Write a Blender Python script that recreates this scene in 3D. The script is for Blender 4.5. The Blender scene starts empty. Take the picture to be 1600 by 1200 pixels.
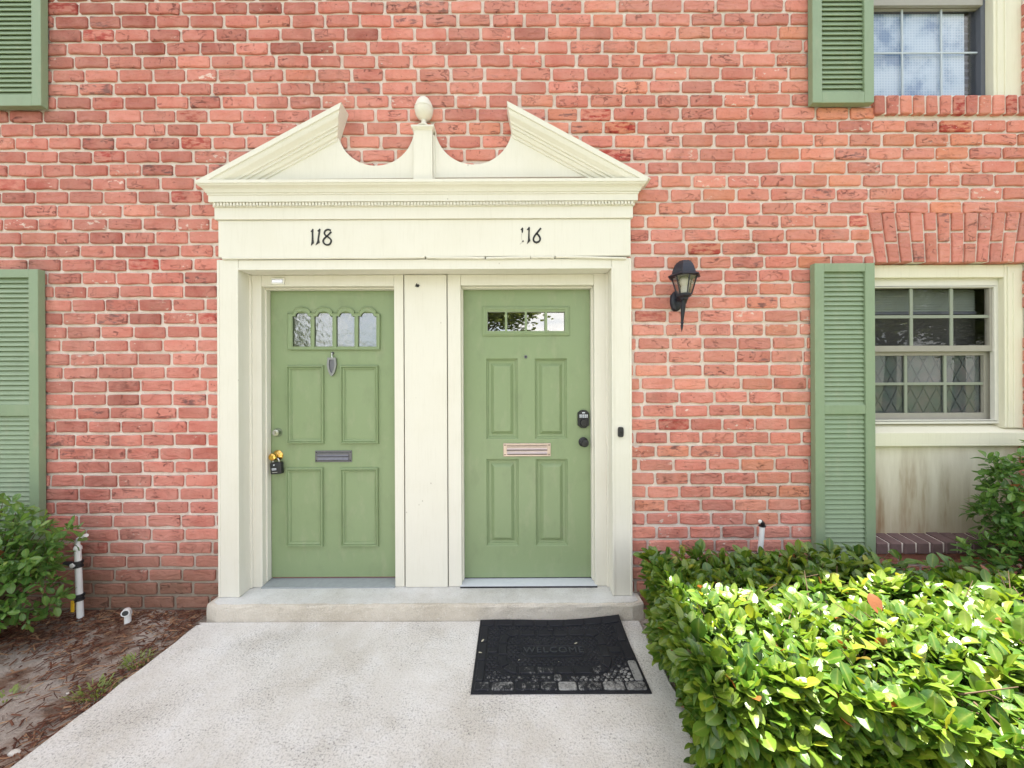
import bpy, bmesh, math, random
import numpy as np
from mathutils import Vector, Matrix
from mathutils.geometry import tessellate_polygon

R = math.radians
scene = bpy.context.scene
COL = scene.collection

# ------------------------------------------------------------------ camera
EYE, DIST, FPX, ROLL = 1.49, 2.54, 600.0, R(0.25)
cam_data = bpy.data.cameras.new('camera')
cam = bpy.data.objects.new('camera', cam_data)
COL.objects.link(cam)
cam_data.sensor_width = 36.0
cam_data.lens = 36.0 * FPX / 1600.0
cam_data.clip_start = 0.05
cam_data.clip_end = 2000
cam.matrix_world = Matrix.Translation((0, -DIST, EYE)) @ Matrix.Rotation(R(90), 4, 'X') @ Matrix.Rotation(-ROLL, 4, 'Z')
scene.camera = cam

# ------------------------------------------------------------------ sun and sky
SUN_DIR = Vector((0.004, 0.114, 1.0)).normalized()      # towards the sun: high, a little behind the building
world = bpy.data.worlds.new('World')
scene.world = world
world.use_nodes = True
wn, wl = world.node_tree.nodes, world.node_tree.links
wn.clear()
w_out = wn.new('ShaderNodeOutputWorld')
w_bg = wn.new('ShaderNodeBackground')
w_bg.inputs['Strength'].default_value = 0.075
sky = wn.new('ShaderNodeTexSky')
sky.sky_type = 'NISHITA'
sky.sun_disc = False
sky.sun_elevation = math.asin(SUN_DIR.z)
sky.sun_rotation = math.atan2(SUN_DIR.x, SUN_DIR.y)
sky.air_density = 1.0
sky.dust_density = 2.0
sky.ozone_density = 1.0
w_tc = wn.new('ShaderNodeTexCoord')
w_map = wn.new('ShaderNodeMapping')
w_map.inputs['Scale'].default_value = (1.0, 1.0, 2.2)
w_noise = wn.new('ShaderNodeTexNoise')
w_noise.inputs['Scale'].default_value = 2.6
w_noise.inputs['Detail'].default_value = 7.0
w_noise.inputs['Roughness'].default_value = 0.55
w_ramp = wn.new('ShaderNodeValToRGB')
w_ramp.color_ramp.elements[0].position = 0.40
w_ramp.color_ramp.elements[1].position = 0.62
w_mix = wn.new('ShaderNodeMixRGB')
w_mix.inputs['Color2'].default_value = (8.3, 7.95, 7.4, 1)          # white cumulus
wl.new(w_tc.outputs['Generated'], w_map.inputs['Vector'])
wl.new(w_map.outputs['Vector'], w_noise.inputs['Vector'])
wl.new(w_noise.outputs['Fac'], w_ramp.inputs['Fac'])
wl.new(w_ramp.outputs['Color'], w_mix.inputs['Fac'])
wl.new(sky.outputs['Color'], w_mix.inputs['Color1'])
wl.new(w_mix.outputs['Color'], w_bg.inputs['Color'])
wl.new(w_bg.outputs['Background'], w_out.inputs['Surface'])

sun_data = bpy.data.lights.new('sun', 'SUN')
sun_data.energy = 5.0
sun_data.angle = R(0.53)
sun_data.color = (1.0, 0.94, 0.84)
sun = bpy.data.objects.new('sun', sun_data)
COL.objects.link(sun)
sun.rotation_euler = SUN_DIR.to_track_quat('Z', 'Y').to_euler()
sun.location = SUN_DIR * 30

vs = scene.view_settings
vs.view_transform = 'Standard'
vs.look = 'None'
vs.gamma = 1.0
vs.use_curve_mapping = False
vs.exposure = 2.27
scene.cycles.use_denoising = True
scene.cycles.max_bounces = 8
scene.cycles.diffuse_bounces = 4
scene.cycles.transparent_max_bounces = 12

# ------------------------------------------------------------------ survey: where a measured point stands in the place
def at(px, py, y):
    u, v = px - 800.0, py - 600.0
    c, s = math.cos(ROLL), math.sin(ROLL)
    d = DIST + y
    return ((u * c - v * s) * d / FPX, EYE - (v * c + u * s) * d / FPX)

def rect(px0, py0, px1, py1, y):
    mx, my = (px0 + px1) / 2, (py0 + py1) / 2
    return at(px0, my, y)[0], at(px1, my, y)[0], at(mx, py1, y)[1], at(mx, py0, y)[1]   # x0,x1,z0,z1

# ------------------------------------------------------------------ material helpers
class NB:
    def __init__(self, name):
        self.m = bpy.data.materials.new(name)
        self.m.use_nodes = True
        self.t = self.m.node_tree
        self.t.nodes.clear()
        self.out = self.t.nodes.new('ShaderNodeOutputMaterial')
    def put(self, sock, v):
        if isinstance(v, bpy.types.NodeSocket):
            self.t.links.new(v, sock)
        elif isinstance(v, (tuple, list)) and len(v) == 3 and sock.type == 'RGBA':
            sock.default_value = (*v, 1)
        else:
            sock.default_value = v
    def n(self, typ, **kw):
        nd = self.t.nodes.new(typ)
        for k, v in kw.items():
            if hasattr(nd, k) and k not in nd.inputs:
                setattr(nd, k, v)
            else:
                self.put(nd.inputs[k], v)
        return nd
    def pos(self, scale=(1, 1, 1), add=None):
        p = self.n('ShaderNodeNewGeometry').outputs['Position']
        if add is not None:
            v = self.n('ShaderNodeVectorMath', operation='ADD')
            self.put(v.inputs[0], p); self.put(v.inputs[1], add)
            p = v.outputs[0]
        v = self.n('ShaderNodeVectorMath', operation='MULTIPLY')
        self.put(v.inputs[0], p); v.inputs[1].default_value = scale
        return v.outputs[0]
    def noise(self, scale, detail=4, rough=0.55, vec=None, dist=0.0):
        nd = self.n('ShaderNodeTexNoise', Scale=scale, Detail=detail, Roughness=rough, Distortion=dist)
        self.put(nd.inputs['Vector'], vec if vec is not None else self.pos())
        return nd.outputs['Fac']
    def math(self, op, a, b=0.0, c=0.0, clamp=False):
        nd = self.n('ShaderNodeMath', operation=op, use_clamp=clamp)
        self.put(nd.inputs[0], a); self.put(nd.inputs[1], b); self.put(nd.inputs[2], c)
        return nd.outputs[0]
    def ramp(self, fac, stops, interp='LINEAR'):
        nd = self.n('ShaderNodeValToRGB')
        cr = nd.color_ramp
        cr.interpolation = interp
        while len(cr.elements) < len(stops):
            cr.elements.new(0.5)
        for e, (p, c) in zip(cr.elements, stops):
            e.position = p
            e.color = (c, c, c, 1) if isinstance(c, (int, float)) else (*c, 1)
        self.put(nd.inputs['Fac'], fac)
        return nd.outputs['Color']
    def step(self, v, lo, hi):
        return self.n('ShaderNodeMapRange', Value=v, **{'From Min': lo, 'From Max': hi}).outputs[0]
    def mix(self, fac, a, b, mode='MIX'):
        nd = self.n('ShaderNodeMixRGB', blend_type=mode)
        self.put(nd.inputs['Fac'], fac); self.put(nd.inputs['Color1'], a); self.put(nd.inputs['Color2'], b)
        return nd.outputs['Color']
    def bump(self, h, strength=0.5, dist=0.01, normal=None):
        nd = self.n('ShaderNodeBump', Strength=strength, Distance=dist, Height=h)
        if normal is not None:
            self.put(nd.inputs['Normal'], normal)
        return nd.outputs[0]
    def sep(self, v):
        nd = self.n('ShaderNodeSeparateXYZ')
        self.put(nd.inputs[0], v)
        return nd.outputs
    def tone(self):                      # per-piece random channels: an attribute on joined pieces, the object colour on single ones
        a = self.n('ShaderNodeAttribute', attribute_name='tone').outputs['Color']
        o = self.n('ShaderNodeObjectInfo').outputs['Color']
        return self.mix(1.0, a, o, 'ADD')
    def bsdf(self, color, rough=0.6, metal=0.0, normal=None, spec=0.5, **kw):
        p = self.n('ShaderNodeBsdfPrincipled')
        self.put(p.inputs['Base Color'], color); self.put(p.inputs['Roughness'], rough)
        self.put(p.inputs['Metallic'], metal); self.put(p.inputs['Specular IOR Level'], spec)
        if normal is not None:
            self.put(p.inputs['Normal'], normal)
        for k, v in kw.items():
            self.put(p.inputs[k], v)
        return p.outputs[0]
    def done(self, shader):
        self.t.links.new(shader, self.out.inputs['Surface'])
        return self.m

M = {}
def simple(name, color, rough=0.5, metal=0.0, var=0.12, nscale=30, bump=0.15, bscale=200, spec=0.5):
    b = NB(name)
    n = b.noise(nscale, 4)
    c = b.mix(b.math('MULTIPLY', n, var * 2), color, tuple(x * 0.55 for x in color))
    M[name] = b.done(b.bsdf(c, rough, metal, b.bump(b.noise(bscale, 2), bump, 0.002), spec))
    return M[name]

# bricks: tone.r = hue, tone.g = special marking, tone.b = seed
def mat_brick():
    b = NB('brick')
    t = b.tone()
    r, g, s = b.sep(t)
    off = b.n('ShaderNodeCombineXYZ', X=b.math('MULTIPLY', s, 37.0), Y=b.math('MULTIPLY', g, 11.0), Z=b.math('MULTIPLY', s, 19.0)).outputs[0]
    p = b.pos((1, 1, 1), off)
    pw = b.pos((1, 1, 2.3), off)
    base = b.ramp(r, [(0.0, (0.36, 0.100, 0.078)), (0.25, (0.50, 0.160, 0.125)), (0.5, (0.57, 0.195, 0.152)), (0.75, (0.61, 0.222, 0.160)), (1.0, (0.62, 0.225, 0.128))])
    n1 = b.noise(9, 5, 0.6, p)
    base = b.mix(b.step(n1, 0.35, 0.75), base, b.mix(0.5, base, (0.68, 0.34, 0.28)))
    n2 = b.noise(48, 5, 0.75, p)
    base = b.mix(b.math('MULTIPLY', b.step(n2, 0.5, 0.8), 0.45), base, (0.33, 0.095, 0.07))
    # folded clay: thin wandering creases
    cr = b.noise(9.0, 3, 0.5, pw, 1.2)
    line = b.math('SUBTRACT', 1.0, b.step(b.math('ABSOLUTE', b.math('SUBTRACT', cr, 0.5)), 0.0, 0.019))
    keep = b.step(b.noise(14, 2, 0.5, b.pos((1, 1, 1), off)), 0.50, 0.60)
    line = b.math('MULTIPLY', line, keep)
    line = b.math('MULTIPLY', line, b.step(b.math('FRACT', b.math('MULTIPLY', s, 7.3)), 0.15, 0.85))
    base = b.mix(b.math('MULTIPLY', line, 0.8), base, (0.19, 0.055, 0.045))
    # small pits
    pit = b.n('ShaderNodeTexVoronoi', Scale=60.0)
    b.put(pit.inputs['Vector'], p)
    pits = b.math('MULTIPLY', b.math('SUBTRACT', 1.0, b.step(pit.outputs['Distance'], 0.1, 0.26)), b.step(b.noise(16, 2, 0.5, p), 0.55, 0.66))
    base = b.mix(b.math('MULTIPLY', pits, 0.7), base, (0.10, 0.04, 0.035))
    # fired black flashes on some bricks, cherry glaze on others, smeared mortar on others
    blot = b.noise(24, 4, 0.6, b.pos((0.6, 1, 1.6), off))
    dark = b.math('MULTIPLY', b.step(blot, 0.54, 0.64), b.step(g, 0.86, 0.88))
    dark = b.math('MULTIPLY', dark, b.math('SUBTRACT', 1.0, b.step(g, 0.92, 0.93)))
    base = b.mix(b.math('MULTIPLY', dark, 0.8), base, (0.085, 0.05, 0.055))
    red = b.math('MULTIPLY', b.step(blot, 0.47, 0.60), b.step(g, 0.968, 0.974))
    base = b.mix(b.math('MULTIPLY', red, 0.9), base, (0.36, 0.035, 0.03))
    lime = b.noise(30, 5, 0.62, b.pos((0.7, 1, 1.3), off))
    thr = b.math('SUBTRACT', 0.695, b.math('MULTIPLY', b.math('SUBTRACT', 1.0, b.step(b.math('ABSOLUTE', b.math('SUBTRACT', g, 0.08)), 0.0, 0.1)), 0.11))
    smear = b.step(b.math('SUBTRACT', lime, thr), 0.0, 0.035)
    base = b.mix(b.math('MULTIPLY', smear, 0.85), base, (0.72, 0.60, 0.53))
    bloom = b.noise(1.1, 6, 0.62, b.pos((1, 1, 1.3)))
    base = b.mix(b.math('MULTIPLY', b.step(bloom, 0.40, 0.70), 0.38), base, (0.66, 0.36, 0.295))
    val = b.math('ADD', 0.84, b.math('MULTIPLY', b.math('FRACT', b.math('MULTIPLY', s, 13.7)), 0.25))
    base = b.mix(1.0, base, b.n('ShaderNodeCombineColor', Red=val, Green=val, Blue=val).outputs[0], 'MULTIPLY')
    soot = b.noise(2.4, 6, 0.7, b.pos((1, 1, 0.5), (5, 1, 2)))
    base = b.mix(b.math('MULTIPLY', b.step(soot, 0.54, 0.74), 0.48), base, (0.20, 0.085, 0.065))
    # splash dirt low on the wall, ragged
    z = b.sep(b.pos())[2]
    low = b.step(b.math('ADD', z, b.math('MULTIPLY', b.noise(2.6, 5, 0.6), -0.55)), 0.24, -0.14)
    x = b.sep(b.pos())[0]
    low = b.math('MULTIPLY', low, b.step(x, 1.8, 0.2))
    base = b.mix(b.math('MULTIPLY', low, 0.72), base, (0.125, 0.085, 0.052))
    h = b.math('ADD', b.math('MULTIPLY', b.noise(70, 5, 0.7, p), 0.5), b.math('MULTIPLY', line, -1.2))
    h = b.math('ADD', h, b.math('MULTIPLY', cr, 1.3))
    h = b.math('ADD', h, b.math('MULTIPLY', pits, -0.8))
    M['brick'] = b.done(b.bsdf(base, 0.88, 0, b.bump(h, 0.9, 0.011), 0.25))
mat_brick()

def mat_mortar():
    b = NB('mortar')
    n = b.noise(6, 6, 0.65)
    c = b.ramp(n, [(0.3, (0.68, 0.58, 0.50)), (0.5, (0.79, 0.695, 0.63)), (0.75, (0.83, 0.765, 0.715))])
    grit = b.noise(170, 3, 0.7)
    c = b.mix(b.math('MULTIPLY', b.step(grit, 0.52, 0.75), 0.35), c, (0.40, 0.32, 0.26))
    z = b.sep(b.pos())[2]
    low = b.step(b.math('ADD', z, b.math('MULTIPLY', b.noise(2.6, 5, 0.6), -0.55)), 0.26, -0.14)
    x = b.sep(b.pos())[0]
    low = b.math('MULTIPLY', low, b.step(x, 1.8, 0.2))
    c = b.mix(b.math('MULTIPLY', low, 0.75), c, (0.16, 0.12, 0.075))
    h = b.math('ADD', b.noise(35, 6, 0.7), b.math('MULTIPLY', grit, 0.5))
    M['mortar'] = b.done(b.bsdf(c, 0.95, 0, b.bump(h, 0.9, 0.012), 0.15))
mat_mortar()

def mat_cream(name, color, dirt=0.5):
    b = NB(name)
    big = b.noise(3.0, 5, 0.6)
    c = b.mix(b.math('MULTIPLY', b.step(big, 0.45, 0.8), 0.28), color, tuple(x * k for x, k in zip(color, (0.86, 0.84, 0.76))))
    st = b.noise(16, 4, 0.6, b.pos((6, 6, 0.35)))
    c = b.mix(b.math('MULTIPLY', b.step(st, 0.52, 0.78), 0.30 * dirt), c, tuple(x * k for x, k in zip(color, (0.7, 0.68, 0.6))))
    v = b.n('ShaderNodeTexVoronoi', Scale=11.0)
    b.put(v.inputs['Vector'], b.pos((1, 1, 0.7)))
    speck = b.math('MULTIPLY', b.math('SUBTRACT', 1.0, b.step(v.outputs['Distance'], 0.03, 0.055)), b.step(b.noise(5, 2), 0.5, 0.56))
    c = b.mix(b.math('MULTIPLY', speck, 0.8 * dirt), c, (0.20, 0.17, 0.12))
    h = b.math('ADD', b.math('MULTIPLY', st, 0.5), b.math('MULTIPLY', b.noise(45, 4, 0.6), 0.5))
    h = b.math('SUBTRACT', h, speck)
    M[name] = b.done(b.bsdf(c, 0.52, 0, b.bump(h, 0.28, 0.004), 0.4))
mat_cream('cream_paint', (0.685, 0.665, 0.585), 0.6)
mat_cream('cream_window', (0.70, 0.675, 0.54), 1.0)

def mat_green(name, color, rough=0.42):
    b = NB(name)
    n = b.noise(2.2, 4, 0.6)
    c = b.mix(b.math('MULTIPLY', b.step(n, 0.4, 0.75), 0.30), color, tuple(x * k for x, k in zip(color, (0.86, 0.9, 0.82))))
    d = b.noise(14, 5, 0.65, b.pos((1, 1, 0.4)))
    c = b.mix(b.math('MULTIPLY', b.step(d, 0.54, 0.8), 0.34), c, (0.36, 0.36, 0.25))
    sc = b.noise(5, 6, 0.7, b.pos((1.6, 1, 0.8), (2, 5, 9)))
    c = b.mix(b.math('MULTIPLY', b.step(sc, 0.52, 0.72), 0.22), c, (0.13, 0.15, 0.085))
    st = b.noise(40, 3, 0.6, b.pos((4, 4, 0.3)))
    M[name] = b.done(b.bsdf(c, rough, 0, b.bump(b.math('ADD', st, b.noise(90, 3)), 0.16, 0.002), 0.5))
mat_green('door_paint', (0.226, 0.296, 0.156))
mat_green('shutter_paint', (0.225, 0.302, 0.190), 0.5)

def mat_concrete(name, color, speckle, dark=(0.07, 0.065, 0.06)):
    b = NB(name)
    n = b.noise(1.4, 6, 0.68)
    c = b.mix(b.step(n, 0.38, 0.62), tuple(x * k for x, k in zip(color, (0.80, 0.775, 0.73))), color)
    st = b.noise(3.1, 7, 0.72, b.pos((1, 1, 1), (8, 2, 3)))
    c = b.mix(b.math('MULTIPLY', b.step(st, 0.55, 0.72), 0.42), c, tuple(x * k for x, k in zip(color, (0.58, 0.55, 0.50))))
    n2 = b.noise(7, 6, 0.7)
    c = b.mix(b.math('MULTIPLY', b.step(n2, 0.5, 0.75), 0.5), c, tuple(min(0.8, x * 1.15) for x in color))
    fine = b.noise(105, 4, 0.8)
    c = b.mix(b.math('MULTIPLY', b.math('MULTIPLY', b.step(fine, 0.50, 0.70), b.math('ADD', 0.45, b.step(st, 0.40, 0.62))), speckle), c, dark)
    pale = b.noise(110, 2, 0.6, b.pos((1, 1, 1), (3, 7, 1)))
    c = b.mix(b.math('MULTIPLY', b.step(pale, 0.58, 0.72), 0.5), c, (0.75, 0.73, 0.70))
    v = b.n('ShaderNodeTexVoronoi', Scale=26.0)
    b.put(v.inputs['Vector'], b.pos((1, 1, 1)))
    sp = b.math('MULTIPLY', b.math('SUBTRACT', 1.0, b.step(v.outputs['Distance'], 0.06, 0.12)), b.step(b.noise(9, 3), 0.52, 0.6))
    c = b.mix(b.math('MULTIPLY', sp, speckle), c, (0.04, 0.038, 0.035))
    h = b.math('ADD', fine, b.math('MULTIPLY', b.noise(60, 4, 0.6), 0.7))
    M[name] = b.done(b.bsdf(c, 0.92, 0, b.bump(h, 0.8, 0.008), 0.2))
mat_concrete('path_concrete', (0.76, 0.745, 0.715), 0.75)
mat_concrete('step_concrete', (0.66, 0.61, 0.53), 0.3)
mat_concrete('step_paint', (0.69, 0.69, 0.67), 0.25)

def mat_soil():
    b = NB('soil')
    n = b.noise(3.2, 6, 0.65)
    c = b.ramp(n, [(0.30, (0.11, 0.050, 0.032)), (0.42, (0.22, 0.145, 0.105)), (0.50, (0.40, 0.335, 0.285)), (0.72, (0.50, 0.44, 0.385))])
    f = b.noise(55, 5, 0.75)
    c = b.mix(b.math('MULTIPLY', b.step(f, 0.52, 0.75), 0.5), c, (0.10, 0.06, 0.045))
    g = b.noise(120, 3, 0.7, b.pos((1, 1, 1), (4, 4, 4)))
    c = b.mix(b.math('MULTIPLY', b.step(g, 0.6, 0.72), 0.5), c, (0.42, 0.36, 0.29))
    M['soil'] = b.done(b.bsdf(c, 0.97, 0, b.bump(b.math('ADD', f, n), 1.0, 0.02), 0.1))
mat_soil()

def mat_leaf(name, dark, mid, pale, yellow, rough=0.36, trans=0.34):
    b = NB(name)
    r, g, s = b.sep(b.tone())
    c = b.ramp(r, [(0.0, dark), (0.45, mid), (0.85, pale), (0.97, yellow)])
    rib = b.n('ShaderNodeAttribute', attribute_name='tone').outputs['Alpha']
    n = b.noise(60, 3, 0.6)
    c = b.mix(b.math('MULTIPLY', b.step(n, 0.45, 0.75), 0.35), c, b.mix(0.5, c, pale))
    c = b.mix(b.math('MULTIPLY', b.math('POWER', rib, 7.0), 0.55), c, b.mix(0.6, pale, (0.35, 0.38, 0.12)))
    sick = b.math('MULTIPLY', b.step(b.noise(45, 4, 0.7, b.pos((1, 1, 1), (3, 3, 3))), 0.62, 0.70), b.math('SUBTRACT', 1.0, rib))
    c = b.mix(b.math('MULTIPLY', sick, 0.6), c, (0.17, 0.10, 0.03))
    dry = b.step(g, 0.985, 0.99)
    c = b.mix(dry, c, (0.28, 0.10, 0.035))
    p = b.bsdf(c, rough, 0, b.bump(b.math('SUBTRACT', b.noise(140, 2), b.math('POWER', rib, 5.0)), 0.25, 0.003), 0.75)
    tr = b.n('ShaderNodeBsdfTranslucent')
    b.put(tr.inputs['Color'], b.mix(0.55, c, b.mix(1.0, c, (1.6, 1.5, 0.5), 'MULTIPLY')))
    m = b.n('ShaderNodeMixShader')
    m.inputs[0].default_value = trans
    b.t.links.new(p, m.inputs[1]); b.t.links.new(tr.outputs[0], m.inputs[2])
    M[name] = b.done(m.outputs[0])
mat_leaf('hedge_leaf', (0.024, 0.080, 0.014), (0.068, 0.160, 0.017), (0.205, 0.285, 0.028), (0.36, 0.36, 0.035), 0.36, 0.36)
mat_leaf('shrub_leaf', (0.040, 0.112, 0.026), (0.080, 0.195, 0.040), (0.15, 0.28, 0.055), (0.22, 0.31, 0.06), 0.38, 0.36)
mat_leaf('tree_leaf', (0.02, 0.045, 0.012), (0.035, 0.075, 0.02), (0.06, 0.11, 0.03), (0.08, 0.13, 0.03), 0.5, 0.25)
mat_leaf('weed_leaf', (0.08, 0.15, 0.02), (0.12, 0.20, 0.03), (0.18, 0.26, 0.04), (0.25, 0.24, 0.06), 0.6, 0.3)

def mat_glass(name, tint=0.9, base_refl=0.10, rough=0.0, wobble=0.0):
    b = NB(name)
    nrm = b.bump(b.noise(22, 3), wobble, 0.004) if wobble else None
    gl = b.n('ShaderNodeBsdfGlossy', Roughness=rough)
    tr = b.n('ShaderNodeBsdfTransparent')
    tr.inputs['Color'].default_value = (tint, tint, tint, 1)
    if nrm is not None:
        b.put(gl.inputs['Normal'], nrm)
    ge = b.n('ShaderNodeNewGeometry')
    dt = b.n('ShaderNodeVectorMath', operation='DOT_PRODUCT')
    b.put(dt.inputs[0], ge.outputs['Normal']); b.put(dt.inputs[1], ge.outputs['Incoming'])
    k = b.math('POWER', b.math('SUBTRACT', 1.0, b.math('ABSOLUTE', dt.outputs['Value'])), 5.0)
    f = b.math('ADD', b.math('MULTIPLY', k, 0.96), 0.04 + base_refl, clamp=True)
    m = b.n('ShaderNodeMixShader')
    b.put(m.inputs[0], f)
    b.t.links.new(tr.outputs[0], m.inputs[1]); b.t.links.new(gl.outputs[0], m.inputs[2])
    M[name] = b.done(m.outputs[0])
mat_glass('window_glass', 0.97, 0.0)
mat_glass('door_glass', 0.7, 0.34, 0.0)
mat_glass('old_door_glass', 0.8, 0.20, 0.05, 0.5)
mat_glass('lantern_glass', 0.92, 0.05, 0.1)

simple('old_silver', (0.34, 0.34, 0.35), 0.3, 1.0, 0.3)
simple('silver', (0.62, 0.62, 0.63), 0.24, 1.0)
simple('pewter', (0.20, 0.20, 0.225), 0.42, 0.85, 0.3, 60)
simple('nickel', (0.52, 0.43, 0.40), 0.34, 1.0, 0.25)
simple('brass', (0.72, 0.45, 0.12), 0.22, 1.0)
simple('black_metal', (0.018, 0.018, 0.020), 0.42, 0.2)
simple('lantern_metal', (0.016, 0.019, 0.030), 0.45, 0.2)
simple('black_paint', (0.016, 0.016, 0.015), 0.6)
simple('worn_paint', (0.42, 0.41, 0.38), 0.7)
simple('black_plastic', (0.014, 0.015, 0.018), 0.45)
simple('button_grey', (0.62, 0.66, 0.72), 0.4)
simple('white_plastic', (0.80, 0.80, 0.78), 0.4, 0, 0.05)
simple('pvc', (0.80, 0.81, 0.80), 0.38, 0, 0.10, 25)
simple('yellow_plastic', (0.70, 0.42, 0.02), 0.45)
simple('aluminium', (0.72, 0.75, 0.80), 0.6, 0.25, 0.15, 40)
simple('threshold_grey', (0.36, 0.39, 0.40), 0.55, 0, 0.35, 30)
simple('red_strip', (0.30, 0.08, 0.075), 0.8)
simple('lamp_white', (0.80, 0.78, 0.70), 0.35)
simple('sash_bronze', (0.33, 0.315, 0.27), 0.45, 0.0, 0.2)
simple('sash_green', (0.25, 0.28, 0.22), 0.5)
simple('frame_white', (0.70, 0.685, 0.62), 0.45)
simple('muntin_grey', (0.46, 0.52, 0.58), 0.5)
simple('lead', (0.06, 0.08, 0.085), 0.6)
simple('room_dark', (0.05, 0.05, 0.05), 0.9)
simple('blind', (0.26, 0.30, 0.27), 0.6)
simple('blind_dark', (0.10, 0.11, 0.14), 0.6)
simple('bark', (0.12, 0.09, 0.06), 0.9, 0, 0.4, 20, 0.8, 60)
simple('twig', (0.13, 0.085, 0.05), 0.9, 0, 0.4, 40, 0.6, 100)
simple('chip_wood', (0.17, 0.068, 0.036), 0.9, 0, 0.5, 60)
simple('stone_pale', (0.60, 0.56, 0.50), 0.9, 0, 0.4, 40)
simple('stone_brown', (0.30, 0.25, 0.18), 0.9, 0, 0.4, 40)
simple('roofing', (0.16, 0.15, 0.14), 0.9)
simple('upper_brick', (0.45, 0.14, 0.11), 0.9, 0, 0.3, 6)
simple('weathered_brick', (0.17, 0.105, 0.10), 0.9, 0, 0.6, 30, 0.8, 60)
simple('rubber_worn', (0.034, 0.036, 0.046), 0.42)
simple('petal', (0.55, 0.52, 0.40), 0.7)

def mat_dry_leaf():
    b = NB('dry_leaf')
    r, g, s = b.sep(b.tone())
    c = b.ramp(r, [(0.0, (0.06, 0.024, 0.015)), (0.6, (0.15, 0.062, 0.036)), (1.0, (0.34, 0.21, 0.12))])
    M['dry_leaf'] = b.done(b.bsdf(c, 0.8, 0, b.bump(b.noise(80, 3), 0.4, 0.003), 0.2))
mat_dry_leaf()

def mat_rubber():
    b = NB('mat_rubber')
    r, g, s = b.sep(b.tone())
    n = b.noise(38, 6, 0.72)
    n2 = b.noise(150, 3, 0.7)
    w = b.step(b.math('ADD', b.math('ADD', b.math('MULTIPLY', n, 0.8), b.math('MULTIPLY', n2, 0.25)), b.math('SUBTRACT', b.math('MULTIPLY', r, 0.52), 0.30)), 0.56, 0.72)
    c = b.mix(b.math('MULTIPLY', w, b.math('ADD', 0.45, b.math('MULTIPLY', n, 0.8))), (0.008, 0.009, 0.014), (0.30, 0.30, 0.29))
    dust = b.step(b.noise(8, 4, 0.6), 0.5, 0.85)
    c = b.mix(b.math('MULTIPLY', dust, 0.04), c, (0.30, 0.30, 0.28))
    M['mat_rubber'] = b.done(b.bsdf(c, 0.62, 0, b.bump(n2, 0.35, 0.003), 0.35))
mat_rubber()

def mat_spandrel():
    b = NB('stained_panel')
    st = b.noise(3.2, 5, 0.6, b.pos((3.0, 1, 0.42)))
    blot = b.noise(2.2, 4, 0.6)
    x, y, z = b.sep(b.pos())
    c = b.mix(b.math('MULTIPLY', b.step(blot, 0.3, 0.7), 0.5), (0.76, 0.72, 0.61), (0.66, 0.61, 0.49))
    down = b.step(b.math('ADD', z, b.math('MULTIPLY', st, -0.9)), 0.72, 0.10)     # runs end raggedly below the sill
    c = b.mix(b.math('MULTIPLY', down, 0.85), c, (0.36, 0.30, 0.20))
    run = b.math('MULTIPLY', b.step(st, 0.52, 0.66), b.step(b.math('ADD', z, b.math('MULTIPLY', blot, -0.6)), 0.75, 0.25))
    c = b.mix(b.math('MULTIPLY', run, 0.8), c, (0.24, 0.14, 0.07))
    M['stained_panel'] = b.done(b.bsdf(c, 0.75, 0, b.bump(b.noise(60, 4), 0.25, 0.003), 0.25))
mat_spandrel()

def mat_sky_glare():  # sky reflection painted as a blue-white weave
    b = NB('sky_glare')
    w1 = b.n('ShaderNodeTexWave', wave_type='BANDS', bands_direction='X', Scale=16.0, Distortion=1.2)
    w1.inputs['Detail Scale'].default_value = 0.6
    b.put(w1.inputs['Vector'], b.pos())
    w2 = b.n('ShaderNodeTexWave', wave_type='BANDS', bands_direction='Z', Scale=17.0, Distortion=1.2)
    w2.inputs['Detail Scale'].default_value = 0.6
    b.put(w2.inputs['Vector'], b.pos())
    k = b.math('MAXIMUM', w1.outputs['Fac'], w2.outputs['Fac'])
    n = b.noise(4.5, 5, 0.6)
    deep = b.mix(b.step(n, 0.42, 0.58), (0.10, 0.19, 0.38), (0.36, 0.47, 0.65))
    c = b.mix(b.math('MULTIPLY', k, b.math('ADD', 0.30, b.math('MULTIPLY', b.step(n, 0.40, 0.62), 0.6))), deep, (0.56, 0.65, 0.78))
    M['sky_glare'] = b.done(b.bsdf(c, 0.8, 0, None, 0.2))
mat_sky_glare()

def mat_film():
    b = NB('lace_film')
    n = b.noise(9, 4, 0.6)
    c = b.mix(b.step(n, 0.4, 0.65), (0.085, 0.115, 0.108), (0.125, 0.123, 0.123))
    M['lace_film'] = b.done(b.bsdf(c, 0.8, 0, b.bump(b.noise(120, 2), 0.2, 0.002), 0.2))
mat_film()

def mat_lawn():
    b = NB('lawn')
    n = b.noise(0.5, 6, 0.7)
    c = b.ramp(n, [(0.3, (0.055, 0.075, 0.03)), (0.6, (0.09, 0.09, 0.05)), (0.8, (0.14, 0.12, 0.08))])
    f = b.noise(40, 4, 0.7)
    c = b.mix(b.math('MULTIPLY', f, 0.4), c, (0.05, 0.06, 0.02))
    M['lawn'] = b.done(b.bsdf(c, 0.95, 0, b.bump(f, 0.8, 0.02), 0.1))
mat_lawn()

# ------------------------------------------------------------------ object helpers
def origin(o):
    v = Vector((0, 0, 0))
    while o is not None:
        v += o.location
        o = o.parent
    return v

def tag(o, label=None, cat=None, group=None, kind=None):
    if label: o['label'] = label
    if cat: o['category'] = cat
    if group: o['group'] = group
    if kind: o['kind'] = kind
    return o

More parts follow.
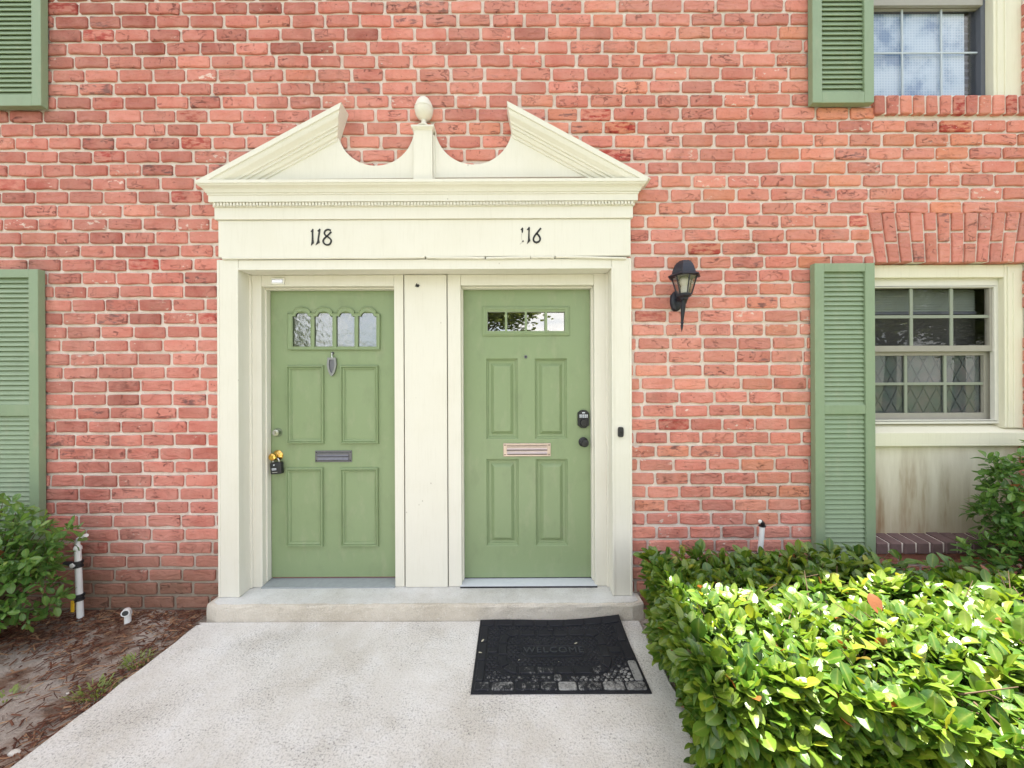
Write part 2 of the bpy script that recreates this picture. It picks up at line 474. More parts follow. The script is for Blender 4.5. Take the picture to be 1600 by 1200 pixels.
def part(name, loc, parent, label=None):
    o = bpy.data.objects.new(name, None)
    COL.objects.link(o)
    o.parent = parent
    o.location = Vector(loc) - origin(parent)
    o.empty_display_size = 0.05
    return tag(o, label)

def thing(name, loc, label, cat, group=None, kind='thing'):
    o = bpy.data.objects.new(name, None)
    COL.objects.link(o)
    o.location = loc
    o.empty_display_size = 0.05
    return tag(o, label, cat, group, kind)

def link(name, me, parent=None, loc=(0, 0, 0), color=(0, 0, 0, 1)):
    o = bpy.data.objects.new(name, me)
    COL.objects.link(o)
    o.parent = parent
    o.location = loc
    o.color = color
    return o

class MB:
    def __init__(self):
        self.v, self.f = [], []
    def add(self, vs, fs):
        k = len(self.v)
        self.v += [tuple(p) for p in vs]
        self.f += [tuple(i + k for i in f) for f in fs]
        return self
    def box(self, x0, x1, y0, y1, z0, z1, bev=0.0):
        if bev:
            bm = bmesh.new()
            bmesh.ops.create_cube(bm, size=1.0)
            for q in bm.verts:
                q.co = Vector(((x0 + x1) / 2 + q.co.x * (x1 - x0), (y0 + y1) / 2 + q.co.y * (y1 - y0), (z0 + z1) / 2 + q.co.z * (z1 - z0)))
            bmesh.ops.bevel(bm, geom=bm.edges[:], offset=bev, segments=2, affect='EDGES', profile=0.6)
            bm.verts.ensure_lookup_table()
            self.add([q.co.copy() for q in bm.verts], [[q.index for q in f.verts] for f in bm.faces])
            bm.free()
            return self
        p = [(x, y, z) for x in (x0, x1) for y in (y0, y1) for z in (z0, z1)]
        return self.add(p, [(0, 1, 3, 2), (4, 6, 7, 5), (0, 4, 5, 1), (2, 3, 7, 6), (0, 2, 6, 4), (1, 5, 7, 3)])
    def obox(self, c, size, mat3, bev=0.0):              # a box turned by a 3x3 matrix about its centre
        t = MB().box(-size[0] / 2, size[0] / 2, -size[1] / 2, size[1] / 2, -size[2] / 2, size[2] / 2, bev)
        return self.add([Vector(c) + mat3 @ Vector(p) for p in t.v], t.f)
    def plate(self, outer, holes, y0, y1):               # outline and holes in x,z; thickness from y0 (front) to y1
        loops = [list(outer)] + [list(h) for h in holes]
        tris = tessellate_polygon([[Vector((p[0], p[1], 0)) for p in l] for l in loops])
        flat = [p for l in loops for p in l]
        n = len(flat)
        vs = [(p[0], y0, p[1]) for p in flat] + [(p[0], y1, p[1]) for p in flat]
        fs = [tuple(t) for t in tris] + [tuple(i + n for i in reversed(t)) for t in tris]
        k = 0
        for l in loops:
            m = len(l)
            for i in range(m):
                j = (i + 1) % m
                fs.append((k + i, k + j, k + j + n, k + i + n))
            k += m
        return self.add(vs, fs)
    def rings(self, rs, cap=True, close=False):          # successive closed rings of equal length
        n = len(rs[0])
        vs = [p for r in rs for p in r]
        fs = []
        for a in range(len(rs) - 1):
            for i in range(n):
                j = (i + 1) % n
                fs.append((a * n + i, a * n + j, (a + 1) * n + j, (a + 1) * n + i))
        if cap:
            fs.append(tuple(range((len(rs) - 1) * n, len(rs) * n)))
        if close:
            fs.append(tuple(reversed(range(n))))
        return self.add(vs, fs)
    def rect_rings(self, x0, x1, z0, z1, prof, cap=True):    # prof: (inset, y)
        return self.rings([[(x0 + o, y, z0 + o), (x1 - o, y, z0 + o), (x1 - o, y, z1 - o), (x0 + o, y, z1 - o)] for o, y in prof], cap)
    def lathe(self, c, prof, axis='Z', n=24):            # prof: (radius, height along the axis)
        rs = []
        for r, h in prof:
            ring = []
            for i in range(n):
                a = 2 * math.pi * i / n
                p, q = r * math.cos(a), r * math.sin(a)
                ring.append({'Z': (c[0] + p, c[1] + q, c[2] + h), 'Y': (c[0] + p, c[1] - h, c[2] + q), 'X': (c[0] + h, c[1] + p, c[2] + q)}[axis])
            rs.append(ring)
        return self.rings(rs, True, True)
    def tube(self, pts, rad, n=10):
        pts = [Vector(p) for p in pts]
        rad = rad if isinstance(rad, (list, tuple)) else [rad] * len(pts)
        rs = []
        up = Vector((0.31, 0.17, 0.93)).normalized()
        for i, p in enumerate(pts):
            d = (pts[min(i + 1, len(pts) - 1)] - pts[max(i - 1, 0)]).normalized()
            s = d.cross(up)
            if s.length < 1e-3: s = d.cross(Vector((1, 0, 0)))
            s.normalize()
            t = s.cross(d)
            rs.append([p + s * (math.cos(2 * math.pi * k / n) * rad[i]) + t * (math.sin(2 * math.pi * k / n) * rad[i]) for k in range(n)])
        return self.rings(rs, True, True)
    def loop_tube(self, pts, rad, n=6):                  # closed loop
        pts = [Vector(p) for p in pts]
        m = len(pts)
        rs = []
        for i, p in enumerate(pts):
            d = (pts[(i + 1) % m] - pts[i - 1]).normalized()
            s = Vector((0, -1, 0))
            t = d.cross(s).normalized()
            rs.append([p + s * (math.cos(2 * math.pi * k / n) * rad) + t * (math.sin(2 * math.pi * k / n) * rad) for k in range(n)])
        return self.rings(rs + [rs[0]], False)
    def mesh(self, name, mat, off=Vector((0, 0, 0)), smooth=False):
        me = bpy.data.meshes.new(name)
        me.from_pydata([(p[0] - off[0], p[1] - off[1], p[2] - off[2]) for p in self.v], [], self.f)
        bm = bmesh.new()
        bm.from_mesh(me)
        bmesh.ops.recalc_face_normals(bm, faces=bm.faces[:])
        bm.to_mesh(me)
        bm.free()
        me.materials.append(mat)
        if smooth:
            me.polygons.foreach_set('use_smooth', [True] * len(me.polygons))
            me.set_sharp_from_angle(angle=R(38))
        return me
    def build(self, name, mat, parent=None, smooth=False, label=None, kind=None, color=(0, 0, 0, 1)):
        o = link(name, self.mesh(name, M[mat], origin(parent), smooth), parent, color=color)
        return tag(o, label, None, None, kind)

def joined(name, base_v, base_f, mats, tones, mat, parent=None, kind='stuff', smooth=False):
    """many small alike pieces as one mesh: mats (N,3,4), tones (N,3), base arrays"""
    bv = np.asarray(base_v, dtype=np.float64)
    N, nv = len(mats), len(bv)
    mt = np.asarray(mats)
    allv = np.einsum('nij,vj->nvi', mt[:, :, :3], bv) + mt[:, None, :, 3]
    allv = allv - np.array(origin(parent))
    k = len(base_f[0])
    bf = np.asarray(base_f)
    allf = (bf[None] + (np.arange(N) * nv)[:, None, None]).reshape(-1, k)
    me = bpy.data.meshes.new(name)
    me.vertices.add(N * nv)
    me.vertices.foreach_set('co', allv.reshape(-1))
    me.loops.add(allf.size)
    me.loops.foreach_set('vertex_index', allf.reshape(-1).astype(np.int32))
    me.polygons.add(len(allf))
    me.polygons.foreach_set('loop_start', (np.arange(len(allf)) * k).astype(np.int32))
    me.update(calc_edges=True)
    ca = me.color_attributes.new('tone', 'FLOAT_COLOR', 'POINT')
    cc = np.ones((N, nv, 4)); cc[:, :, :3] = np.asarray(tones)[:, None, :]
    ca.data.foreach_set('color', cc.reshape(-1))
    me.materials.append(M[mat])
    if smooth:
        me.polygons.foreach_set('use_smooth', [True] * len(me.polygons))
    o = link(name, me, parent)
    return tag(o, kind=kind)

# ================================================================== LARGE STRUCTURE
# ---- ground sheet, soil bed and walk
STEP_Y, STEP_Z = -0.123, 0.102
PATH_X0, PATH_X1 = -1.97, 0.79

rng = random.Random(4)
def build_ground():
    g = MB().add([(-400, -400, -0.06), (400, -400, -0.06), (400, 400, -0.06), (-400, 400, -0.06)], [(0, 1, 2, 3)])
    tag(g.build('ground', 'lawn'), 'sparse sandy lawn spreading out beyond the planting beds', None, None, 'structure')
    # beds: gently uneven soil either side of the walk
    def bed(name, x0, x1, y0, y1, nx, ny, label):
        b = MB()
        vs, fs = [], []
        for j in range(ny + 1):
            for i in range(nx + 1):
                x, y = x0 + (x1 - x0) * i / nx, y0 + (y1 - y0) * j / ny
                h = -0.028 + 0.012 * math.sin(x * 7.1 + y * 3) * math.sin(y * 6.3 - x) + rng.uniform(-0.005, 0.005)
                h += 0.03 * max(0, 1 - abs(y + 0.1) / 0.35)                     # mulch heaped against the wall
                if i in (0, nx) or j == 0: h = min(h, -0.03)
                vs.append((x, y, h)); 
        for j in range(ny):
            for i in range(nx):
                a = j * (nx + 1) + i
                fs.append((a, a + 1, a + nx + 2, a + nx + 1))
        b.add(vs, fs)
        tag(b.build(name, 'soil', smooth=True), label, None, None, 'structure')
    bed('planting_bed', -7.0, PATH_X0 + 0.01, -2.2, 0.05, 160, 74, 'sandy soil bed with scattered mulch beside the concrete walk')
    bed('hedge_bed', PATH_X1 - 0.02, 6.5, -2.2, 0.05, 60, 24, 'soil bed under the clipped hedge')
    p = MB()
    # walk slab with slightly worn arris
    n = 40
    ring_top, ring_mid, ring_low = [], [], []
    pts = []
    for i in range(n + 1): pts.append((PATH_X0, STEP_Y - 0.005 - (3.9) * i / n, -1))
    for i in range(n + 1): pts.append((PATH_X1, STEP_Y - 3.905 + (3.9) * i / n, 1))
    for x, y, s in pts:
        w = rng.uniform(-0.006, 0.006)
        ring_low.append((x + w, y, -0.12)); ring_mid.append((x + w, y, -0.007)); ring_top.append((x + w - s * 0.008, y, 0.0))
    p.rings([ring_low, ring_mid, ring_top])
    tag(p.build('concrete_walk', 'path_concrete'), 'pale speckled concrete walk leading up to the double entry', None, None, 'structure')
build_ground()

# ---- doorstep
def build_step():
    x0, x1 = at(318, 960, STEP_Y)[0], at(1008, 960, STEP_Y)[0]
    root = thing('front_step', (-0.57, STEP_Y, 0), 'long low pale concrete step running under both green doors', 'step')
    rg = random.Random(8)
    b = MB()
    n = 36
    rs = []
    prof = [(0.0, -0.05), (0.0, 0.055), (0.001, 0.086), (0.005, 0.097), (0.012, STEP_Z - 0.003)]      # inset, z: worn nosing
    for o, z in prof:
        ring = []
        for i in range(n + 1):
            t = i / n
            ring.append((x0 + o + (x1 - x0 - 2 * o) * t, STEP_Y + o + (rg.uniform(-0.003, 0.003) if z > 0.05 else 0) + (0.025 if i in (0, n) else 0), z + (rg.uniform(-0.002, 0.002) if 0.06 < z < 0.1 else 0)))
        ring += [(x1 - o, 0.30, z), (x0 + o, 0.30, z)]
        rs.append(ring)
    b.rings(rs)
    b.build('slab', 'step_concrete', root)
    n = 60
    front = [(x0 + 0.03 + (x1 - x0 - 0.06) * i / n, STEP_Y + 0.018 + rg.uniform(-0.003, 0.007) + (0.03 if i in (0, n) else 0)) for i in range(n + 1)]
    loop = front + [(x1 - 0.03, 0.295), (x0 + 0.03, 0.295)]
    MB().rings([[(p[0], p[1], STEP_Z - 0.006) for p in loop], [(p[0], p[1], STEP_Z - 0.0005) for p in loop], [(p[0], p[1] + (0.002 if p[1] < 0.2 else 0), STEP_Z) for p in loop]]).build('painted_tread', 'step_paint', root)
build_step()

# ---- the brick building
PITCH_X, PITCH_Z = 0.2222, 0.08950
MORT_Y = 0.0135
ROW0_Z = at(150, 971.5, 0)[1]                        # bottom of the lowest course shown
OPEN = [(-1.885, 0.745, -1.0, 2.60)]                  # the entry
WX0, WX1 = at(1323, 600, 0)[0], at(1612, 600, 0)[0]
LW_Z0, LW_Z1 = at(1486, 868, 0)[1], at(1486, 411, 0)[1]
UW_Z0, UW_Z1 = at(1486, 147, 0)[1], 5.0
OPEN.append((WX0, WX1, LW_Z0, LW_Z1))
OPEN.append((WX0, WX1, UW_Z0, UW_Z1))
ARCH = (at(1356, 331, 0), at(1369, 411, 0))
ARCH_Z0, ARCH_Z1 = LW_Z1, at(1486, 331, 0)[1]
XC = (WX0 + WX1) / 2
ARCH_C = at(1487, 371, 0)[0]
ARCH_B = ARCH_C - at(1369, 411, 0)[0]; ARCH_T = ARCH_C - at(1356, 331, 0)[0]
SILL_U = (UW_Z0 - 0.137, UW_Z0)                       # rowlock course under the upper window

def brick_geo(L, H, rg, depth=0.02, proud=0.0):
    """front face about the origin, looking to -y; 38 triangles"""
    per = []
    def j(k=0.0016): return rg.uniform(-k, k)
    hx, hz = L / 2, H / 2
    cc = 0.006
    nseg = 2 if L > 0.1 else 1
    b0 = [(-hx + cc + (2 * hx - 2 * cc) * i / (nseg + 1), -hz) for i in range(nseg + 2)]
    t0 = [(p[0], hz) for p in reversed(b0)]
    per = [(-hx, -hz + cc)] + b0 + [(hx, -hz + cc), (hx, hz - cc)] + t0 + [(-hx, hz - cc)]
    bow = rg.uniform(-0.0015, 0.0015)
    per = [(x + j(0.002), z + j(0.0015) + (j(0.0032) if z < 0 else 0) + bow * math.cos(x / hx * 1.57)) for x, z in per]
    tilt_x, tilt_z = rg.uniform(-0.012, 0.012), rg.uniform(-0.03, 0.03)
    f = lambda x, z: tilt_x * x + tilt_z * z
    r0 = [(x, depth, z) for x, z in per]
    r1 = [(x, 0.0035 - proud + f(x, z), z) for x, z in per]
    r2 = [(x * (1 - 0.006 / hx), -proud + f(x, z) + j(0.0012), z * (1 - 0.006 / hz)) for x, z in per]
    n = len(per)
    vs = r0 + r1 + r2
    fs = []
    for a in range(2):
        for i in range(n):
            k = (i + 1) % n
            fs.append((a * n + i, a * n + k, (a + 1) * n + k, (a + 1) * n + i))
    fs.append(tuple(range(2 * n, 3 * n)))
    return vs, fs

def tone3(rg, x=0.0, z=1.5):
    h = 0.26 + 0.42 * min(1, max(0, (x + 2.8) / 5.0)) + rg.gauss(0, 0.17) - (0.10 if z > 3.3 else 0)
    if -2.2 < x < 1.2 and 2.4 < z < 3.6: h += 0.10
    return (min(1.0, max(0.0, h)), rg.random(), rg.random())

def build_building():
    root = thing('brick_building', (0, 0, 0), 'red brick house front with pale mortar joints behind the cream entry', 'building')
    rg = random.Random(21)
    # wall body with its openings (joint mortar shows between the bricks)
    xs0, xs1, zt = -7.0, 6.5, 5.0
    m = 0.010
    holes = []
    for (a, b_, c, d) in OPEN[1:2]:
        holes.append([(a - m, c), (b_ + m, c), (b_ + m, d + m), (a - m, d + m)])
    e = OPEN[0]
    u = OPEN[2]
    outer = [(xs0, -0.3), (e[0], -0.3), (e[0], e[3]), (e[1], e[3]), (e[1], -0.3), (xs1, -0.3), (xs1, zt), (u[1] + m, zt), (u[1] + m, u[2] - 0.01), (u[0] - m, u[2] - 0.01), (u[0] - m, zt), (xs0, zt)]
    MB().plate(outer, holes, MORT_Y, 0.26).build('wall_body', 'mortar', root)
    # unseen wall above, its stepped height made up for the shade; mass behind
    MB().box(xs0, 0.80, MORT_Y + 0.002, 6, zt + 0.001, 18.0).build('shading_wall', 'upper_brick', root)
    MB().box(0.802, xs1, MORT_Y + 0.002, 6, zt + 0.001, 5.62).build('shading_wall', 'upper_brick', root)
    MB().box(0.83, xs1 + 0.1, 0.0, 6, 5.622, 5.70).build('parapet_cap', 'roofing', root)
    MB().box(xs0 + 0.002, xs1 - 0.002, 0.42, 6, -0.3, zt).build('inner_mass', 'room_dark', root)
    MB().box(e[0] - 0.2, e[1] + 0.2, 0.262, 0.418, e[3] - 0.1, zt - 0.01).build('inner_lintel', 'room_dark', root)

    # courses
    L, H = PITCH_X - 0.0205, PITCH_Z - 0.0195
    variants = []
    for k in range(16):
        vs, fs = brick_geo(L * (1 + rg.uniform(-0.012, 0.012)), H * (1 + rg.uniform(-0.02, 0.02)), rg)
        variants.append(MB().add(vs, fs).mesh('brick', M['brick']))
    full, cut = [], []
    nrow0, nrow1 = -3, int((zt - ROW0_Z) / PITCH_Z)
    for r in range(nrow0, nrow1):
        z0 = ROW0_Z + r * PITCH_Z
        zc = z0 + PITCH_Z / 2 + 0.0
        zl, zh = z0 + 0.0, z0 + H
        free = [(xs0 + 0.01, xs1 - 0.01)]
        blocks = [(a, b_) for (a, b_, c, d) in OPEN if zh > c + 0.03 and zl < d - 0.03]
        if zh > ARCH_Z0 + 0.03 and zl < ARCH_Z1 - 0.03:
            k = min(1, max(0, ((zl + zh) / 2 - ARCH_Z0) / (ARCH_Z1 - ARCH_Z0)))
            w = ARCH_B + (ARCH_T - ARCH_B) * k + 0.012
            blocks.append((ARCH_C - w, ARCH_C + w))
        if zh > SILL_U[0] + 0.02 and zl < SILL_U[1] - 0.02:
            blocks.append((at(1367, 160, 0)[0], WX1 + 0.12))
        for a, b_ in blocks:
            nf = []
            for p, q in free:
                if b_ <= p or a >= q: nf.append((p, q)); continue
                if a > p: nf.append((p, a))
                if b_ < q: nf.append((b_, q))
            free = nf
        x = at(90, 20, 0)[0] - PITCH_X * 22 + (PITCH_X / 2 if r % 2 else 0) + rg.uniform(-0.022, 0.022)
        while x < xs1:
            step = PITCH_X * (1 + rg.uniform(-0.045, 0.045))
            bl = step - 0.0205 + rg.uniform(-0.002, 0.002)
            a, b_ = x, x + bl
            x += step
            for p, q in free:
                c, d = max(a, p), min(b_, q)
                if d - c < 0.028: continue
                zj = rg.uniform(-0.002, 0.002)
                clipped = (c != a or d != b_)
                jamb = any(abs(c - ob) < 0.002 for (_, ob, _, _) in OPEN[1:]) 
                (cut if clipped or jamb else full).append(((c + d) / 2, (zl + zh) / 2 + zj, d - c, H + rg.uniform(-0.002, 0.002), jamb))
    # the courses nearest the entry stand as single bricks
    sx0, sx1 = at(75, 600, 0)[0], at(1262, 600, 0)[0]
    def shows(bx, bz, bl):
        if not (sx0 < bx - bl / 2 and bx + bl / 2 < sx1): return False
        if bz < 0.62 and bx > 0.75: return False
        if bz < 0.05: return False
        if at(0, 5, 0)[1] < bz: return False
        if -2.1 < bx < 0.95 and 2.55 < bz < 2.84: return False
        lx = abs(bx + 0.575)
        if bz < 3.25 - lx * 0.36 and lx < 1.45 and bz > 2.5 and not (0.2 < lx < 0.45 and bz > 3.05): return False
        return True
    cand = [q for q in full if shows(q[0], q[1], q[2])]
    cand.sort(key=lambda q: math.hypot(q[0] + 0.3, (q[1] - 1.8) * 1.1))
    single = set(id(q) for q in cand[:300])
    for q in cand[:300]:
        me = variants[rg.randrange(16)]
        o = link('brick', me, root, (q[0], 0, q[1]), (*tone3(rg, q[0], q[1]), 1))
        o.rotation_euler = (0, rg.uniform(-0.006, 0.006), 0)
        o.scale = (q[2] / L, 1, 1)
    mass, tones = MB(), []
    def put(vs, fs, tn, xf):
        mass.add([xf(p) for p in vs], fs)
        tones.extend([tn] * len(vs))
    for q in full + cut:
        if id(q) in single: continue
        vs, fs = brick_geo(q[2], q[3], rg, 0.115 if q[4] else 0.02)
        an = rg.uniform(-0.006, 0.006)
        put(vs, fs, tone3(rg, q[0], q[1]), lambda p, q=q, an=an: (q[0] + p[0], p[1] + rg.uniform(-0.0, 0.0), q[1] + p[2] + an * p[0]))
    me = mass.mesh('brick_courses', M['brick'])
    ca = me.color_attributes.new('tone', 'FLOAT_COLOR', 'POINT')
    ca.data.foreach_set('color', [c for t in tones for c in (*t, 1)])
    tag(link('brick_courses', me, root), kind='stuff')

    # flat arch over the lower window: fanned bricks, long and short in turn
    n = 12
    for i in range(n):
        f0, f1 = i / n * 2 - 1, (i + 1) / n * 2 - 1
        g = 0.009
        lo = (0.285, 1.0) if i % 2 == 0 else (0.0, 0.0)
        cuts = [(0.01, 0.385), (0.425, 0.985)] if i % 2 else [(0.01, 0.59), (0.635, 0.985)]
        for a, b_ in cuts:
            za, zb = ARCH_Z0 + (ARCH_Z1 - ARCH_Z0) * a + 0.004, ARCH_Z0 + (ARCH_Z1 - ARCH_Z0) * b_
            za += rg.uniform(-0.003, 0.003); zb += rg.uniform(-0.003, 0.003)
            wa, wb = ARCH_B + (ARCH_T - ARCH_B) * a, ARCH_B + (ARCH_T - ARCH_B) * b_
            jt = lambda: rg.uniform(-0.002, 0.002)
            quad = [(ARCH_C + f0 * wa + g + jt(), za), (ARCH_C + f1 * wa - g + jt(), za), (ARCH_C + f1 * wb - g + jt(), zb), (ARCH_C + f0 * wb + g + jt(), zb)]
            mx, mz = sum(p[0] for p in quad) / 4, sum(p[1] for p in quad) / 4
            mid = [((quad[0][0] + quad[3][0]) / 2 + jt(), (za + zb) / 2), ((quad[1][0] + quad[2][0]) / 2 + jt(), (za + zb) / 2)]
            loop = [quad[0], quad[1], mid[1], quad[2], quad[3], mid[0]]
            ins = lambda p, d: (p[0] + (d if p[0] < mx else -d), p[1] + (d if p[1] < mz - 0.01 else (-d if p[1] > mz + 0.01 else 0)))
            back = 0.10 if a < 0.1 else 0.02
            MB().rings([[(p[0], back, p[1]) for p in loop], [(p[0], 0.003, p[1]) for p in loop], [(ins(p, 0.005)[0], -0.001 + rg.uniform(-0.001, 0.001), ins(p, 0.005)[1]) for p in loop]], True, True).build('arch_brick', 'brick', root, color=(*tone3(rg, 1.0, 2.4), 1))
    # rowlock sill below the upper window
    px = 1367.0
    while px < 1612:
        x0, x1, z0, z1 = rect(px, 148.5, px + 16.5 + rg.uniform(-1, 1), 177, -0.012)
        vs, fs = brick_geo(x1 - x0, z1 - z0, rg, 0.11)
        MB().add([((x0 + x1) / 2 + p[0], p[1] - 0.014, (z0 + z1) / 2 + p[2]) for p in vs], fs).build('sill_brick', 'brick', root, color=(*tone3(rg, 1.0, 3.4), 1))
        px += 20.6 + rg.uniform(-0.5, 0.5)
    MB().box(at(1366, 160, 0)[0], WX1 + 0.1, -0.002, 0.008, SILL_U[0] + 0.006, SILL_U[1] - 0.012).build('sill_mortar', 'mortar', root)
    # sloping rowlock sill below the lower panel
    zf1, zf0 = at(1450, 848, -0.055)[1], at(1450, 866, -0.055)[1]
    zb = at(1450, 831, 0.07)[1]
    px = 1371.0
    while px < 1612:
        x0, x1 = at(px, 850, -0.055)[0], at(px + 17.5, 850, -0.055)[0]
        jz = rg.uniform(-0.003, 0.003)
        f = [(x0, zf0), (x1, zf0), (x1, zf1), (x0, zf1)]
        b = MB()
        b.rings([[(x0, 0.09, zb - 0.09), (x1, 0.09, zb - 0.09), (x1, 0.09, zb + jz), (x0, 0.09, zb + jz)],
                 [(x0, -0.051, zf0), (x1, -0.051, zf0), (x1, -0.047, zf1 + jz), (x0, -0.047, zf1 + jz)],
                 [(x0 + 0.005, -0.056, zf0 + 0.005), (x1 - 0.005, -0.056, zf0 + 0.005), (x1 - 0.005, -0.054, zf1 - 0.006 + jz), (x0 + 0.005, -0.054, zf1 - 0.006 + jz)]], True, True)
        b.build('sill_brick', 'weathered_brick', root)
        px += 21.5
    sx0_ = at(1372, 850, -0.055)[0]
    MB().rings([[(sx0_, 0.09, zb - 0.10), (WX1 + 0.03, 0.09, zb - 0.10), (WX1 + 0.03, 0.09, zb - 0.008), (sx0_, 0.09, zb - 0.008)],
                [(sx0_, -0.043, zf0 + 0.006), (WX1 + 0.03, -0.043, zf0 + 0.006), (WX1 + 0.03, -0.043, zf1 - 0.008), (sx0_, -0.043, zf1 - 0.008)]], True, True).build('sill_mortar', 'mortar', root)
    return root
BUILDING = build_building()

# ================================================================== ENTRY SURROUND
CAS_Y, JAMB_Y, DOOR_Y, FRZ_Y = -0.03, 0.09, 0.18, -0.035
def build_surround():
    root = thing('door_surround', (-0.57, -0.03, STEP_Z), 'cream painted double door surround with broken pediment and acorn finial', 'door surround')
    W = 'cream_paint'
    rg = random.Random(5)
    xl0, xl1 = at(341.5, 700, CAS_Y)[0], at(373, 700, CAS_Y)[0]
    xr0, xr1 = at(957, 700, CAS_Y)[0], at(986.5, 700, CAS_Y)[0]
    zh0, zh1 = at(665, 420.5, CAS_Y)[1], at(665, 404.5, CAS_Y)[1]
    zb = STEP_Z + 0.002
    # outer casings: flat board with a quirked inner edge
    for nm, (a, b_, s) in {'l': (xl0, xl1, 1), 'r': (xr0, xr1, -1)}.items():
        m = MB().box(a, b_, CAS_Y, 0.12, zb, zh1, 0.003)
        m.build('casing', W, root)
        e0, e1 = (b_ - 0.012, b_ + 0.003) if s > 0 else (a - 0.003, a + 0.012)
        MB().box(e0, e1, CAS_Y - 0.006, CAS_Y + 0.03, zb + 0.001, zh0 + 0.006, 0.003).build('edge_bead', W, root)
        o0, o1 = (a - 0.004, a + 0.010) if s > 0 else (b_ - 0.010, b_ + 0.004)
        MB().box(o0, o1, CAS_Y - 0.004, 0.02, zb + 0.001, zh1 - 0.002, 0.003).build('edge_bead', W, root)
    MB().box(xl1 + 0.001, xr0 - 0.001, CAS_Y + 0.002, 0.12, zh0, zh1 - 0.001, 0.003).build('head_casing', W, root)
    MB().box(xl1 - 0.010, xr0 + 0.010, CAS_Y - 0.005, CAS_Y + 0.02, zh0 - 0.002, zh0 + 0.011, 0.003).build('edge_bead', W, root)
    # cracked bed bead between head casing and frieze
    zb0 = zh1
    segs = [(349, 664), (666.5, 757.5), (759.5, 828.5), (829.5, 866), (868, 978)]
    sag = [(0.0, 0.001), (0.0, -0.003), (-0.006, 0.0), (-0.001, -0.002), (0.001, -0.010)]
    for (a, b_), (s0, s1) in zip(segs, sag):
        pts = []
        for k in range(9):
            t = k / 8
            x = at(a + (b_ - a) * t, 403, CAS_Y)[0]
            pts.append((x, CAS_Y - 0.006, zb0 + 0.006 + s0 + (s1 - s0) * t + rg.uniform(-0.001, 0.001)))
        MB().tube(pts, 0.0085, 8).build('bed_bead', W, root, True)
    # frieze and upper board
    x0, x1, z0, z1 = rect(341, 343, 985.5, 401, FRZ_Y)
    MB().box(x0, x1, FRZ_Y, 0.008, z0 + 0.001, z1, 0.003).build('frieze_board', W, root)
    zu0, zu1 = at(665, 342, -0.045)[1] + 0.001, at(665, 324, -0.045)[1]
    MB().box(x0 - 0.016, x1 + 0.012, FRZ_Y - 0.012, 0.006, zu0, zu1 + 0.01, 0.003).build('frieze_cap', W, root)
    # cornice: profile carried round three sides
    xL, xR = x0, x1
    Z = lambda px, o: at(665, px, FRZ_Y - o)[1]
    prof = [(0.012, zu1 + 0.004), (0.020, zu1 + 0.004), (0.020, Z(314.5, 0.03)), (0.036, Z(314, 0.036)), (0.036, Z(304, 0.036)), (0.041, Z(303, 0.041)), (0.041, Z(300.5, 0.041)),
            (0.047, Z(299.5, 0.047)), (0.050, Z(297, 0.05)), (0.056, Z(293.5, 0.056)), (0.065, Z(290.5, 0.065)), (0.074, Z(288, 0.074)), (0.079, Z(285, 0.079)), (0.083, Z(284, 0.083)), (0.083, Z(279.3, 0.083)), (-0.034, Z(276.5, 0.083) + 0.006)]
    ZTOP = prof[-2][1]
    c = MB()
    rs = []
    for o, z in prof:
        rs.append([(xL - o, 0.006, z), (xL - o, FRZ_Y - o, z), (xR + o, FRZ_Y - o, z), (xR + o, 0.006, z)])
    vs = [p for r in rs for p in r]
    fs = []
    for a in range(len(rs) - 1):
        for i in range(3):
            fs.append((a * 4 + i, a * 4 + i + 1, a * 4 + 5 + i, a * 4 + 4 + i))
    c.add(vs, fs).build('cornice', W, root)
    # dentils
    d = MB()
    zd0, zd1 = zu1 + 0.007, Z(315, 0.03)
    n = 128
    for i in range(n):
        xa = xL - 0.012 + (xR - xL + 0.024) * (i + 0.2) / n
        d.box(xa, xa + 0.0128, FRZ_Y - 0.031, FRZ_Y - 0.0195, zd0 + rg.uniform(0, 0.002), zd1 - 0.0005)
    d.build('dentil_course', W, root, kind='stuff')
    # raking cornices with plumb-cut upper ends
    rk = [(0, .083), (.030, .083), (.033, .075), (.038, .074), (.048, .073), (.060, .068), (.070, .057), (.078, .048), (.088, .045), (.090, .036), (.104, .036), (.106, .027), (.118, .024), (.126, .020), (.129, .010), (.142, .010), (.146, .0)]
    yb = FRZ_Y + 0.004
    for s, (pa, pb) in ((1, ((309, 280.5), (533, 159.5))), (-1, ((1011.5, 275.5), (792, 157.5)))):
        A, B = Vector(at(*pa, yb - 0.083)), Vector(at(*pb, yb - 0.083))
        dv = (B - A).normalized()
        nv = Vector((dv.y, -dv.x)) if s > 0 else Vector((-dv.y, dv.x))
        lo, hi = [], []
        for t, o in rk + [(.146, -0.03), (0.0, -0.03)]:
            P = A + nv * t
            zz = ZTOP - 0.002
            q0 = P + dv * ((zz - P.y) / dv.y)
            q1 = P + dv * ((B.x + (-0.43 if s > 0 else 0.25) * t - P.x) / dv.x)
            lo.append((q0.x, yb - o, q0.y)); hi.append((q1.x, yb - o, q1.y))
        MB().rings([lo, hi], True, True).build('raking_cornice', W, root)
    # tympanum boards with round cut-outs
    ty = FRZ_Y + 0.002
